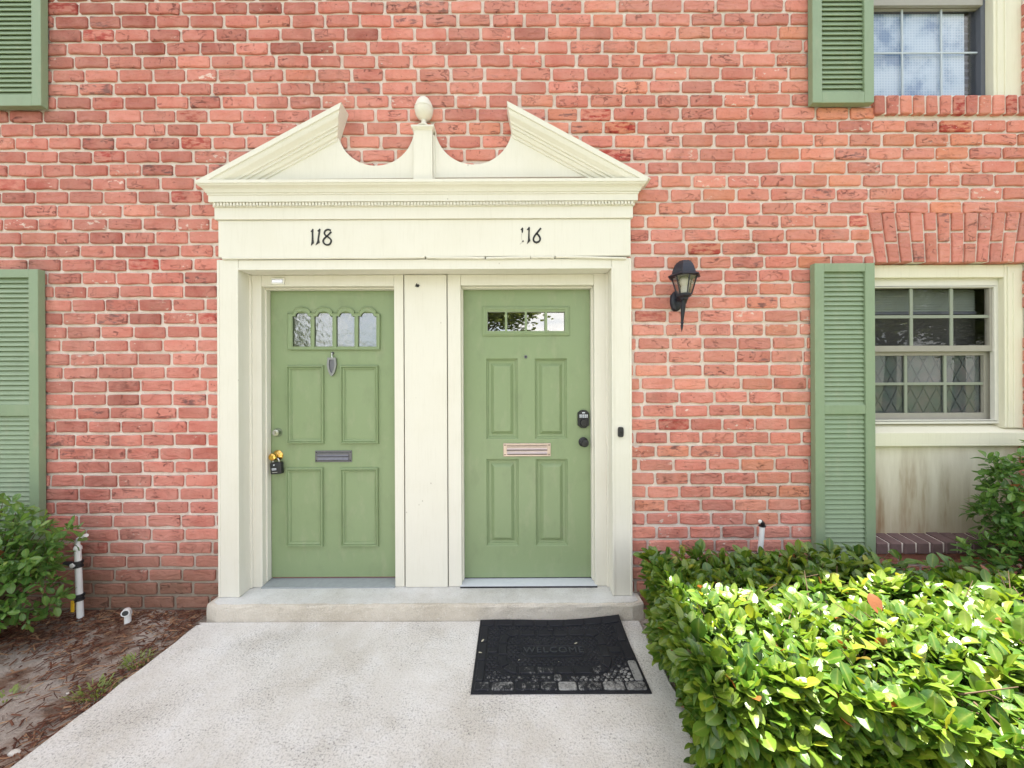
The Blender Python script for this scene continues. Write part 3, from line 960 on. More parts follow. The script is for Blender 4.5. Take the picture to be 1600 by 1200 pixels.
    for cx, cy, a0, a1, base in ((587, 198.5, 165, 8, ((646, 278), (352, 281), (455, 226), (524, 190))), (740, 196.5, 15, 172, ((676, 277.5), (968, 275.5), (868, 222), (800, 186)))):
        arc = []
        for k in range(25):
            a = R(a0 + (a1 - a0) * k / 24)
            arc.append(at(cx + 60.5 * math.cos(a), cy + 60.5 * math.sin(a), ty))
        if cx < 660:
            poly = [at(*base[1], ty), at(*base[2], ty), at(*base[3], ty)] + arc + [at(*base[0], ty)]
        else:
            poly = [at(*base[1], ty), at(*base[2], ty), at(*base[3], ty)] + arc + [at(*base[0], ty)]
        for k in range(len(poly)):
            if poly[k][1] < ZTOP + 0.02: poly[k] = (poly[k][0], ZTOP - 0.004)
        MB().plate(poly, [], ty, -0.004).build('pediment_board', W, root)
    # pedestal, cap and acorn
    px0, px1, pz0, pz1 = rect(646.5, 203, 675.5, 279, -0.068)
    MB().box(px0, px1, -0.068, -0.003, ZTOP - 0.003, pz1, 0.002).build('pedestal', W, root)
    MB().box(px0 + 0.002 - 0.012, px0 - 0.001, -0.05, -0.003, ZTOP - 0.003, pz1 - 0.02, 0.002).build('pedestal_side', W, root)
    MB().box(px1 + 0.001, px1 + 0.010, -0.05, -0.003, ZTOP - 0.003, pz1 - 0.02, 0.002).build('pedestal_side', W, root)
    cx = (px0 + px1) / 2
    cap = MB()
    z0 = pz1
    cap.rings([[(cx + sx * (0.060 + o), -0.036 + sy * (0.034 + o), z0 + h) for sx, sy in ((-1, -1), (1, -1), (1, 1), (-1, 1))] for o, h in ((-0.001, -0.002), (0.004, 0.004), (0.011, 0.010), (0.014, 0.014), (0.014, 0.024), (0.004, 0.027))], True, True)
    cap.build('pedestal_cap', W, root)
    f = MB()
    fz = z0 + 0.026
    f.lathe((cx, -0.037, fz), [(0.030, 0), (0.050, 0.002), (0.050, 0.006), (0.040, 0.014), (0.026, 0.026), (0.018, 0.036), (0.016, 0.046), (0.017, 0.058), (0.028, 0.063), (0.044, 0.076), (0.054, 0.094), (0.058, 0.112), (0.0585, 0.124), (0.0585, 0.128)], 'Z', 32)
    fin = f.build('finial', W, root, True)
    g = MB()
    g.lathe((cx, -0.037, fz), [(0.0605, 0.127), (0.0615, 0.133), (0.058, 0.140), (0.052, 0.158), (0.044, 0.176), (0.032, 0.192), (0.018, 0.203), (0.004, 0.207)], 'Z', 32)
    g.build('acorn_cap', W, fin, True)
    # door frames
    def jamb(pa, pb, ztop, y=JAMB_Y, nm='jamb', y1=0.25, z0=zb):
        xa, xb = at(pa, 660, y)[0], at(pb, 660, y)[0]
        MB().box(xa, xb, y, y1, z0, ztop, 0.003).build(nm, W, root)
        return xa, xb
    zs = zh0 - 0.001
    ztl, ztr = at(520, 447, JAMB_Y)[1], at(822, 445.3, JAMB_Y)[1]
    MB().box(xl1 - 0.004, xl1 + 0.012, 0.075, 0.121, zb, zs, 0.004).build('stop', W, root)
    MB().box(xr0 - 0.012, xr0 + 0.004, 0.075, 0.121, zb, zs, 0.004).build('stop', W, root)
    a1 = jamb(385, 409, zs)
    a2 = jamb(616.5, 631, zs)
    a3 = jamb(700, 720.5, zs)
    a4 = jamb(929, 951, zs)
    p0, p1 = at(632.5, 660, 0.084)[0], at(698.5, 660, 0.084)[0]
    MB().box(p0, p1, 0.084, 0.25, zb, zs - 0.003, 0.003).build('centre_post', W, root)
    MB().box(a2[1] + 0.0005, p0 - 0.0005, 0.112, 0.25, zb, zs - 0.001).build('joint', 'room_dark', root)
    MB().box(p1 + 0.0005, a3[0] - 0.0005, 0.112, 0.25, zb, zs - 0.001).build('joint', 'room_dark', root)
    for (l, r), zt in (((a1, a2), ztl), ((a3, a4), ztr)):
        MB().box(l[1] + 0.001, r[0] - 0.001, JAMB_Y + 0.001, 0.25, zt, zs - 0.001, 0.003).build('frame_head', W, root)
        MB().box(l[1] + 0.0015, r[0] - 0.0015, 0.13, DOOR_Y - 0.004, zt - 0.012, zt - 0.0005, 0.003).build('stop', W, root)
        MB().box(l[1] - 0.001, l[1] + 0.010, 0.13, DOOR_Y - 0.004, zb + 0.02, zt - 0.013, 0.003).build('stop', W, root)
        MB().box(r[0] - 0.012, r[0] + 0.001, 0.13, DOOR_Y - 0.004, zb + 0.02, zt - 0.013, 0.003).build('stop', W, root)
    # the panel above the post and the soffit
    MB().box(xl1 + 0.001, xr0 - 0.001, 0.10, 0.25, zs + 0.0, zs + 0.05).build('soffit', W, root)
    return root, a1, a2, a3, a4, ztl, ztr
SURROUND, JL0, JL1, JR0, JR1, ZT_L, ZT_R = build_surround()

# ================================================================== DOORS
def arch_outline(cx, hw, shoulder, top, bottom, y, n=10, neck=0.72):
    """pane opening: straight sides, stepped shoulder, round head (coordinates are survey pixels)"""
    pts = [at(cx - hw, bottom, y), at(cx - hw, shoulder, y), at(cx - hw * neck, shoulder, y)]
    r = hw * neck
    for k in range(1, n):
        a = math.pi - math.pi * k / n
        pts.append(at(cx + r * math.cos(a), shoulder - (shoulder - top) * math.sin(a), y))
    pts += [at(cx + hw * neck, shoulder, y), at(cx + hw, shoulder, y), at(cx + hw, bottom, y)]
    return pts

def mail_slot(root, px0, py0, px1, py1, mat, y=DOOR_Y):
    x0, x1, z0, z1 = rect(px0, py0, px1, py1, y - 0.006)
    m = MB().box(x0, x1, y - 0.008, y + 0.004, z0, z1, 0.002).build('mail_slot', mat, root)
    w, h = x1 - x0, z1 - z0
    fx0, fx1, fz0, fz1 = x0 + w * 0.075, x1 - w * 0.075, z0 + h * 0.12, z1 - h * 0.17
    prof = [(0.0, fz0), (0.006, fz0 + 0.001), (0.010, fz0 + h * 0.10), (0.006, fz0 + h * 0.2), (0.004, fz0 + h * 0.32), (0.009, fz0 + h * 0.42), (0.004, fz0 + h * 0.50), (0.003, fz1 - h * 0.05), (0.006, fz1), (0.0, fz1)]
    b = MB()
    b.rings([[(fx0, y - 0.008 - o, z) for o, z in prof], [(fx1, y - 0.008 - o, z) for o, z in prof]], True, True)
    b.build('mail_flap', mat, root)
    for sx in (x0 + w * 0.035, x1 - w * 0.035):
        for sz in (z0 + h * 0.14, z1 - h * 0.14):
            MB().lathe((sx, y - 0.008, sz), [(0.0045, 0), (0.0045, 0.001), (0.003, 0.002)], 'Y', 10).build('mail_slot_screw', 'black_metal', root)

def build_old_door():
    y = DOOR_Y
    x0, x1 = JL0[1] + 0.004, JL1[0] - 0.003
    z0, z1 = at(520, 901.5, y)[1], ZT_L + 0.01
    root = part('front_door', ((x0 + x1) / 2, y, z0), BUILDING, 'sage green door with four arched glass lights and pewter mail slot')
    ox0, ox1, oz0, oz1 = rect(455, 492, 591, 543, y)
    MB().plate([(x0, z0), (x1, z0), (x1, z1), (x0, z1)], [[(ox0, oz0), (ox1, oz0), (ox1, oz1 + 0.012), (ox0, oz1 + 0.012)]], y, y + 0.045).build('slab', 'door_paint', root)
    # scalloped light frame
    cs = [472.8, 506.8, 541.0, 575.0]
    out = [at(451, 546, y), at(451, 490.5, y)]
    for cx in cs:
        for k in range(0, 11):
            a = math.pi - math.pi * k / 10
            out.append(at(cx + 13.2 * math.cos(a), 490.5 - 9.3 * math.sin(a) ** 0.8, y))
    out += [at(594, 490.5, y), at(594, 546, y)]
    holes = [arch_outline(cx, 14.6, 494.5, 487.0, 542.0, y) for cx in cs]
    lf = MB().plate(out, holes, y - 0.013, y + 0.006).build('light_frame', 'door_paint', root)
    def inset(poly, d):
        c = Vector((sum(p[0] for p in poly) / len(poly), sum(p[1] for p in poly) / len(poly)))
        r = []
        n = len(poly)
        for i in range(n):
            a, b_, c2 = Vector(poly[i - 1]), Vector(poly[i]), Vector(poly[(i + 1) % n])
            t = (c2 - a)
            if t.length < 1e-6: r.append(tuple(b_)); continue
            t.normalize()
            nn = Vector((t.y, -t.x))
            if (c - b_).dot(nn) < 0 and d > 0 and True: nn = nn if poly_cw else -nn
            r.append(tuple(b_ + nn * d))
        return r
    poly_cw = True
    MB().loop_tube([(p[0], y - 0.0135, p[1]) for p in out], 0.0042).build('bead', 'door_paint', root, True)
    for h in holes:
        MB().loop_tube([(p[0], y - 0.0135, p[1]) for p in h], 0.0028).build('bead', 'door_paint', root, True)
    for cx, h in zip(cs, holes):
        xa, xb = h[0][0] - 0.008, h[-1][0] + 0.008
        MB().box(xa + 0.004, xb - 0.004, y - 0.004, y - 0.001, oz0 + 0.002, oz1 + 0.010).build('pane', 'old_door_glass', root)
    MB().box(ox0 + 0.003, ox1 - 0.003, y + 0.040, y + 0.044, oz0 + 0.003, oz1 + 0.009).build('light_backing', 'blind', root)
    # applied panel mouldings
    for (a, b_, c, d) in ((449, 571, 507, 693), (533, 571, 592, 693), (448, 730.5, 506, 853), (533, 730.5, 592, 853)):
        q = rect(a, b_, c, d, y)
        MB().rect_rings(q[0], q[1], q[2], q[3], [(0, y + 0.001), (0.001, y - 0.013), (0.004, y - 0.020), (0.009, y - 0.021), (0.013, y - 0.013), (0.015, y - 0.0085), (0.020, y - 0.013), (0.025, y - 0.011), (0.029, y - 0.004), (0.033, y - 0.004), (0.034, y + 0.001)], False).build('panel_moulding', 'door_paint', root)
    # knocker
    kx, kz = at(520, 552, y)
    k = MB().lathe((kx, y, kz), [(0.011, 0), (0.011, 0.004), (0.007, 0.010), (0.004, 0.014)], 'Y', 14).build('knocker', 'pewter', root, True)
    MB().tube([(kx, y - 0.012, kz), (kx, y - 0.014, kz - 0.02), (kx, y - 0.014, kz - 0.034)], 0.0045, 8).build('knocker_hinge', 'silver', root, True)
    sw = [(at(px, py, y)) for px, py in ((513.8, 559), (526.2, 559), (527.6, 570), (525.5, 580), (522.5, 586), (520, 588), (517.5, 586), (514.5, 580), (512.6, 570))]
    sw2 = [(kx + (p[0] - kx) * 0.58, kz - 0.085 + (p[1] - (kz - 0.085)) * 0.72) for p in sw]
    MB().plate(sw, [sw2], y - 0.020, y - 0.008).build('knocker_striker', 'old_silver', root)
    MB().plate(sw2, [], y - 0.012, y - 0.009).build('knocker_plate', 'pewter', root)
    # deadbolt
    bx, bz = at(434.5, 675.5, y)
    db = MB().lathe((bx, y, bz), [(0.032, 0), (0.032, 0.005), (0.028, 0.012), (0.024, 0.026), (0.022, 0.031), (0.015, 0.032)], 'Y', 28).build('deadbolt', 'silver', root, True)
    MB().box(bx - 0.0012, bx + 0.0012, y - 0.0325, y - 0.031, bz - 0.008, bz + 0.008).build('keyway', 'black_metal', root)
    # brass knob
    nx, nz = at(434.5, 711.5, y)
    kn = MB().lathe((nx, y, nz), [(0.037, 0), (0.037, 0.003), (0.033, 0.008), (0.020, 0.012), (0.012, 0.016), (0.011, 0.036), (0.018, 0.042), (0.0255, 0.052), (0.027, 0.062), (0.024, 0.071), (0.014, 0.076), (0.013, 0.073), (0.004, 0.073)], 'Y', 28).build('knob', 'brass', root, True)
    mail_slot(root, 492.5, 704, 549.5, 722, 'pewter')
    # weather strip below
    MB().box(x0 + 0.01, x1 - 0.005, y + 0.004, y + 0.03, z0 - 0.006, z0 - 0.0005).build('bottom_strip', 'red_strip', root)
    # threshold
    t = part('threshold', ((x0 + x1) / 2, 0.1, STEP_Z), SURROUND, 'grey painted wooden threshold')
    xa, xb = x0 - 0.006, x1 + 0.002
    ya, yb = 0.078, 0.235
    MB().rings([[(xa - 0.03 * 0, ya, STEP_Z), (xb, ya, STEP_Z), (xb, yb, STEP_Z), (xa, yb, STEP_Z)], [(xa, ya, STEP_Z + 0.010), (xb, ya, STEP_Z + 0.010), (xb, yb, z0 - 0.007), (xa, yb, z0 - 0.007)]], True, True).build('sill_board', 'threshold_grey', t)
    # lock box hanging from the knob
    lx, lz = at(431.5, 731.5, y - 0.045)
    lb = thing('lock_box', (lx, y - 0.045, lz), 'black key lock box hanging from the brass door knob', 'lock box')
    m3 = Matrix.Rotation(R(-4), 3, 'Y')
    MB().obox((lx, y - 0.035, lz), (0.078, 0.036, 0.084), m3, 0.010).build('body', 'black_plastic', lb, True)
    pts = []
    for k in range(13):
        a = math.pi * k / 12
        pts.append((lx - 0.005 + 0.021 * math.cos(a), y - 0.036, lz + 0.040 + 0.030 * math.sin(a)))
    MB().tube(pts, 0.0045, 8).build('shackle', 'silver', lb, True)
    MB().obox((lx - 0.010, y - 0.0535, lz - 0.006), (0.030, 0.002, 0.014), m3, 0.0008).build('dial_window', 'button_grey', lb)
    for i in range(4):
        MB().obox((lx - 0.0205 + i * 0.0072, y - 0.0549, lz - 0.006), (0.0022, 0.001, 0.010), m3).build('dial', 'black_plastic', lb)
    MB().lathe((lx - 0.010, y - 0.0525, lz + 0.023), [(0.005, 0), (0.005, 0.003), (0.003, 0.004)], 'Y', 12).build('shutter_button', 'button_grey', lb)
    MB().obox((lx - 0.004, y - 0.0535, lz - 0.028), (0.034, 0.0016, 0.004), m3).build('name_strip', 'worn_paint', lb)
build_old_door()

def build_new_door():
    y = DOOR_Y
    x0, x1 = JR0[1] + 0.003, JR1[0] - 0.003
    z0, z1 = at(822, 902, y)[1], ZT_R + 0.01
    root = part('front_door', ((x0 + x1) / 2, y, z0), BUILDING, 'sage green door with rectangular four pane light and black keypad lock')
    ox0, ox1, oz0, oz1 = rect(758, 483, 886, 521, y)
    holes = [[(ox0, oz0), (ox1, oz0), (ox1, oz1), (ox0, oz1)]]
    pans = [rect(*q, y) for q in ((759.5, 560, 809.5, 686), (835.5, 560, 886.5, 686), (760, 717, 811, 853), (837, 717, 887.5, 853))]
    holes += [[(q[0], q[2]), (q[1], q[2]), (q[1], q[3]), (q[0], q[3])] for q in pans]
    MB().plate([(x0, z0), (x1, z0), (x1, z1), (x0, z1)], holes, y, y + 0.045).build('slab', 'door_paint', root)
    for q in pans:                                      # stamped panels with bevelled fields
        MB().rect_rings(*q, [(0, y), (0.003, y + 0.002), (0.008, y + 0.013), (0.013, y + 0.0135), (0.018, y + 0.022), (0.030, y + 0.023), (0.034, y + 0.023), (0.055, y + 0.005), (0.058, y + 0.004)]).build('panel', 'door_paint', root)
    lx0, lx1, lz0, lz1 = rect(753.5, 479, 889.5, 525, y)
    cells = [rect(a, 487, b_, 517, y - 0.01) for a, b_ in ((761.5, 789), (792.5, 820), (823.5, 851), (855, 882.5))]
    hl = [[(c[0], c[2]), (c[1], c[2]), (c[1], c[3]), (c[0], c[3])] for c in cells]
    fo = 0.020
    lf = MB().plate([(lx0 + fo, lz0 + fo), (lx1 - fo, lz0 + fo), (lx1 - fo, lz1 - fo), (lx0 + fo, lz1 - fo)], hl, y - 0.008, y + 0.012).build('light_frame', 'door_paint', root)
    MB().rect_rings(lx0, lx1, lz0, lz1, [(0, y + 0.001), (0, y - 0.006), (0.003, y - 0.010), (0.010, y - 0.011), (0.013, y - 0.014), (0.020, y - 0.015), (0.024, y - 0.012), (0.030, y - 0.0085)], False).build('light_moulding', 'door_paint', root)
    for c in cells:
        MB().box(c[0] - 0.003, c[1] + 0.003, y + 0.013, y + 0.017, c[2] - 0.003, c[3] + 0.003).build('pane', 'door_glass', root)
    MB().box(ox0 + 0.003, ox1 - 0.003, y + 0.040, y + 0.044, oz0 + 0.003, oz1 - 0.003).build('light_backing', 'room_dark', root)
    px, pz = at(821.5, 557.5, y)
    ph = MB().lathe((px, y, pz), [(0.012, 0), (0.012, 0.003), (0.009, 0.005), (0.006, 0.004)], 'Y', 18).build('peephole', 'pewter', root, True)
    MB().lathe((px, y - 0.003, pz), [(0.006, 0), (0.006, 0.0015), (0.003, 0.002)], 'Y', 12).build('peephole_lens', 'black_metal', root)
    # keypad deadbolt
    kx, kz = at(911.0, 654.5, y)
    w, h = 0.0395, 0.064
    oct_ = [(-w, -h * 0.68), (-w * 0.45, -h * 0.96), (w * 0.0, -h), (w * 0.45, -h * 0.96), (w, -h * 0.68), (w, h * 0.68), (w * 0.5, h * 0.96), (0, h), (-w * 0.5, h * 0.96), (-w, h * 0.68)]
    kp = MB().rings([[(kx + a * s, y - d, kz + b_ * s) for a, b_ in oct_] for s, d in ((1, 0), (1, 0.016), (0.93, 0.022))]).build('keypad_lock', 'black_plastic', root)
    for r in range(2):
        for c in range(5):
            cx, cz = kx - 0.024 + c * 0.012, kz + 0.028 - r * 0.0125
            MB().box(cx - 0.0042, cx + 0.0042, y - 0.0245, y - 0.021, cz - 0.0045, cz + 0.0045, 0.0012).build('keypad_button', 'button_grey', root)
    MB().box(kx - 0.010, kx + 0.010, y - 0.0245, y - 0.021, kz + 0.041, kz + 0.049, 0.0012).build('keypad_button', 'button_grey', root)
    MB().lathe((kx, y - 0.020, kz - 0.024), [(0.027, 0), (0.027, 0.010), (0.023, 0.016), (0.020, 0.016)], 'Y', 26).build('keypad_dial', 'black_metal', root, True)
    bx, bz = at(911.3, 690.5, y)
    MB().lathe((bx, y, bz), [(0.034, 0), (0.034, 0.005), (0.028, 0.010), (0.014, 0.014), (0.013, 0.034), (0.020, 0.040), (0.027, 0.050), (0.028, 0.060), (0.022, 0.068), (0.006, 0.071)], 'Y', 28).build('knob', 'black_metal', root, True)
    mail_slot(root, 786.5, 692.5, 860.5, 713, 'nickel')
    MB().box(x0 + 0.004, x1 - 0.004, y + 0.004, y + 0.03, z0 - 0.008, z0 - 0.0005).build('bottom_strip', 'black_plastic', root)
    t = part('threshold', ((x0 + x1) / 2, 0.1, STEP_Z), SURROUND, 'ribbed aluminium threshold')
    xa, xb = x0 - 0.012, x1 + 0.014
    MB().box(xa, xb, 0.072, 0.235, STEP_Z, STEP_Z + 0.010).build('sill_base', 'black_plastic', t)
    ys = np.linspace(0.075, 0.232, 8)
    prof = [(0.075, STEP_Z + 0.0105)]
    for i in range(7):
        zz = STEP_Z + 0.012 + (z0 - 0.010 - STEP_Z - 0.012) * i / 6
        prof += [(ys[i] + 0.001, zz), (ys[i + 1] - 0.004, zz + 0.0005), (ys[i + 1] - 0.0035, zz - 0.0015), (ys[i + 1] - 0.0005, zz - 0.0015)]
    prof += [(0.234, STEP_Z + 0.0105)]
    MB().rings([[(xa, a, b_) for a, b_ in prof], [(xb, a, b_) for a, b_ in prof]], True, True).build('ribbed_plate', 'aluminium', t)
build_new_door()

# ---- house numbers, bell, contact, hook
def px_poly(pts, ox, oy, sc, y):
    return [at(ox + a / sc, oy + b_ / sc, y) for a, b_ in pts]

def ribbon(pts, w, ox, oy, sc, y, closed=False, th=0.004):
    P = [Vector(at(ox + a / sc, oy + b_ / sc, y)) for a, b_ in pts]
    # smooth the stroke
    for _ in range(2):
        Q = []
        n = len(P)
        rng_ = range(n if closed else n - 1)
        if not closed: Q.append(P[0])
        for i in rng_:
            a, b_ = P[i], P[(i + 1) % n]
            Q += [a * 0.75 + b_ * 0.25, a * 0.25 + b_ * 0.75]
        if not closed: Q.append(P[-1])
        P = Q
    n = len(P)
    hw = w / sc * (DIST + y) / FPX / 2
    L, Rr = [], []
    for i in range(n):
        a = P[i - 1] if (i > 0 or closed) else P[0]
        c = P[(i + 1) % n] if (i < n - 1 or closed) else P[-1]
        d = (c - a).normalized()
        nn = Vector((-d.y, d.x))
        L.append(P[i] + nn * hw); Rr.append(P[i] - nn * hw)
    b = MB()
    rs = [[(L[i].x, y, L[i].y), (L[i].x, y - th, L[i].y), (Rr[i].x, y - th, Rr[i].y), (Rr[i].x, y, Rr[i].y)] for i in range(n)]
    if closed: rs.append(rs[0])
    b.rings(rs, not closed, not closed)
    return b

def build_numbers():
    y = FRZ_Y - 0.0005
    x, z = at(502, 384, y)
    a = thing('house_number', (x, y, z), 'black numerals 118 on the cream board above the arched light door', 'house number')
    MB().plate(px_poly([(290, 175), (301, 185), (297, 240), (299, 340), (308, 398), (262, 438), (271, 380), (275, 300), (274, 226), (256, 222)], 460, 340, 10, y), [], y - 0.004, y).build('digit_one', 'black_paint', a)
    MB().plate(px_poly([(400, 172), (409, 182), (398, 260), (387, 340), (398, 392), (334, 432), (360, 370), (371, 290), (380, 226), (360, 212)], 460, 340, 10, y), [], y - 0.004, y).build('digit_one', 'black_paint', a)
    ribbon([(570, 200), (530, 185), (488, 200), (466, 245), (490, 285), (545, 315), (582, 355), (565, 412), (515, 434), (462, 408), (446, 362), (480, 315), (530, 275), (578, 222)], 24, 460, 340, 10, y).build('digit_eight', 'black_paint', a)
    x, z = at(829, 381, y)
    c = thing('house_number', (x, y, z), 'black numerals 116 with worn first digit above the keypad lock door', 'house number')
    o = (780, 330, 13.333)
    d = MB().plate(px_poly([(482, 338), (502, 360), (498, 420), (484, 456), (466, 440), (472, 400), (444, 390)], *o, y), [], y - 0.003, y)
    d.plate(px_poly([(497, 598), (514, 636), (468, 634), (488, 618)], *o, y), [], y - 0.003, y)
    d.build('digit_one', 'black_paint', c, label='badly worn numeral one')
    g = ribbon([(470, 462), (464, 520), (468, 600)], 6, *o, y, th=0.001)
    g2 = ribbon([(492, 640), (460, 660), (430, 692)], 8, *o, y, th=0.001)
    g.add(g2.v, g2.f).build('paint_ghost', 'worn_paint', c)
    MB().plate(px_poly([(622, 325), (639, 345), (633, 470), (636, 560), (649, 620), (578, 684), (598, 600), (603, 480), (608, 396), (574, 385)], *o, y), [], y - 0.004, y).build('digit_one', 'black_paint', c)
    b = ribbon([(868, 356), (800, 440), (738, 512), (706, 585), (728, 640), (782, 656), (842, 628), (856, 575), (835, 520), (778, 462)], 36, *o, y)
    b.plate(px_poly([(770, 660), (796, 660), (781, 684)], *o, y), [], y - 0.003, y)
    b.build('digit_six', 'black_paint', c)
    # door bell
    x, z = at(969.5, 675, CAS_Y)
    d = thing('door_bell', (x, CAS_Y, z), 'small black door bell on the casing right of the keypad door', 'door bell')
    w, h = 0.0185, 0.033
    per = []
    for k in range(24):
        t = 2 * math.pi * k / 24
        per.append((math.copysign(abs(math.cos(t)) ** 0.5, math.cos(t)) * w, math.copysign(abs(math.sin(t)) ** 0.45, math.sin(t)) * h))
    MB().rings([[(x + p * s, CAS_Y - dd, z + q * s) for p, q in per] for s, dd in ((1, -0.001), (1, 0.010), (0.93, 0.015))]).build('housing', 'black_plastic', d, True)
    MB().lathe((x, CAS_Y - 0.0145, z), [(0.0115, 0), (0.0115, 0.003), (0.009, 0.0035), (0.0085, 0.001)], 'Y', 20).build('button', 'black_metal', d, True)
    # white contact sensor on the left head
    x0, x1, z0, z1 = rect(424, 433.5, 444, 445, JAMB_Y - 0.01)
    s = thing('alarm_contact', ((x0 + x1) / 2, JAMB_Y, z0), 'small white alarm contact on the head above the arched light door', 'sensor')
    MB().box(x0, x1, JAMB_Y - 0.014, JAMB_Y + 0.002, z0 + 0.004, z1 - 0.004, 0.003).build('body', 'white_plastic', s, True)
    MB().box(x0 + 0.006, x1 - 0.006, JAMB_Y - 0.0165, JAMB_Y - 0.012, z0 + 0.012, z1 - 0.014, 0.0015).build('cover', 'silver', s)
    # small dark hook on the post
    x, z = at(652.3, 446.5, 0.084)
    hk = thing('screw_hook', (x, 0.084, z), 'little dark star shaped hook high on the post between the doors', 'hook')
    st = []
    for k in range(14):
        t = 2 * math.pi * k / 14
        r = 0.017 if k % 2 == 0 else 0.009
        st.append((x + r * math.cos(t) * 1.1, z + r * 0.8 * math.sin(t)))
    MB().plate(st, [], 0.080, 0.086).build('rosette', 'black_metal', hk)
    MB().tube([(x, 0.082, z), (x, 0.064, z + 0.001), (x, 0.058, z + 0.008)], 0.0035, 8).build('pin', 'black_metal', hk, True)
build_numbers()

# ================================================================== SHUTTERS
def build_shutter(px0, px1, py0, py1, rails, label, slat_px, side):
    """rails: list of (top,bottom) pixel bands of the cross rails"""
    yf, yb = -0.047, -0.006
    x0, x1 = at(px0, (py0 + py1) / 2, yf)[0], at(px1, (py0 + py1) / 2, yf)[0]
    mid = (px0 + px1) / 2
    Z = lambda p: at(mid, p, yf)[1]
    root = thing('shutter', ((x0 + x1) / 2, yb, Z(py1)), label, 'shutter', 'louvred shutters beside the windows')
    w = 0.062
    P = 'shutter_paint'
    MB().box(x0, x0 + w, yf, yb, Z(py1), Z(py0), 0.003).build('stile', P, root)
    MB().box(x1 - w, x1, yf, yb, Z(py1), Z(py0), 0.003).build('stile', P, root)
    for a, b_ in rails:
        MB().box(x0 + w + 0.0006, x1 - w - 0.0006, yf + 0.001, yb, Z(b_), Z(a), 0.002).build('rail', P, root)
    MB().box(x0 + w, x1 - w, yb - 0.003, yb - 0.001, Z(py1) + 0.01, Z(py0) - 0.01).build('backing', P, root)
    # louvres: one shared blade
    L = x1 - x0 - 2 * w - 0.0015
    t = MB().obox((0, 0, 0), (L, 0.0375, 0.0060), Matrix.Rotation(R(66), 3, 'X'), 0.0015)
    me = t.mesh('slat', M[P])
    rg = random.Random(int(px0 * 3 + py0))
    o = origin(root)
    for (a, b_), (c, d) in zip(rails[:-1], rails[1:]):
        zt, zb_ = Z(b_), Z(c)
        n = max(1, round((zt - zb_) / (slat_px * (DIST + yf) / FPX)))
        p = (zt - zb_) / n
        for i in range(n):
            z = zt - p * (i + 0.5) + rg.uniform(-0.0008, 0.0008)
            s = link('slat', me, root, ((x0 + x1) / 2 - o.x, (yf + 0.019) - o.y, z - o.z))
            s.rotation_euler = (rg.uniform(-0.02, 0.02), 0, 0)
build_shutter(1274, 1368, 411, 884, [(411, 424), (633, 647), (870, 884)], 'green louvred shutter beside the lower window, foot hidden by the hedge', 7.5, 1)
build_shutter(1269, 1365, -330, 160, [(-330, -316), (-92, -78), (143, 160)], 'green louvred shutter beside the upper window, above the wall lantern', 7.7, 1)
build_shutter(-38, 60, 420.5, 893, [(420.5, 433.5), (632, 650), (879, 893)], 'green louvred shutter with the leafy shrub at its foot, below another', 7.5, -1)
build_shutter(-36, 63, -330, 165, [(-330, -316), (-90, -76), (148, 165)], 'green louvred shutter in the top left corner of the brick front', 7.5, -1)

# ================================================================== WINDOWS
def grid_sash(root, name, x0, x1, z0, z1, yf, th, stile, rail_t, rail_b, vx, hz, mun, mat, munmat, glass='window_glass'):
    s = MB()
    hole = [(x0 + stile, z0 + rail_b), (x1 - stile, z0 + rail_b), (x1 - stile, z1 - rail_t), (x0 + stile, z1 - rail_t)]
    s.plate([(x0, z0), (x1, z0), (x1, z1), (x0, z1)], [hole], yf, yf + th)
    sash = s.build(name, mat, root)
    gx0, gx1, gz0, gz1 = hole[0][0], hole[1][0], hole[0][1], hole[2][1]
    for v in vx:
        MB().box(v - mun / 2, v + mun / 2, yf + 0.004, yf + 0.012, gz0 - 0.002, gz1 + 0.002, 0.001).build('muntin', munmat, root)
    xs = [gx0] + list(vx) + [gx1]
    for h in hz:
        for a, b_ in zip(xs[:-1], xs[1:]):
            MB().box(a + mun / 2 * (a != gx0), b_ - mun / 2 * (b_ != gx1), yf + 0.0045, yf + 0.0115, h - mun / 2, h + mun / 2, 0.001).build('muntin', munmat, root)
    zs = [gz0] + sorted(hz) + [gz1]
    for a, b_ in zip(xs[:-1], xs[1:]):
        for c, d in zip(zs[:-1], zs[1:]):
            MB().box(a - 0.002, b_ + 0.002, yf + 0.0135, yf + 0.0165, c - 0.002, d + 0.002).build('pane', glass, root)
    return sash, (gx0, gx1, gz0, gz1)

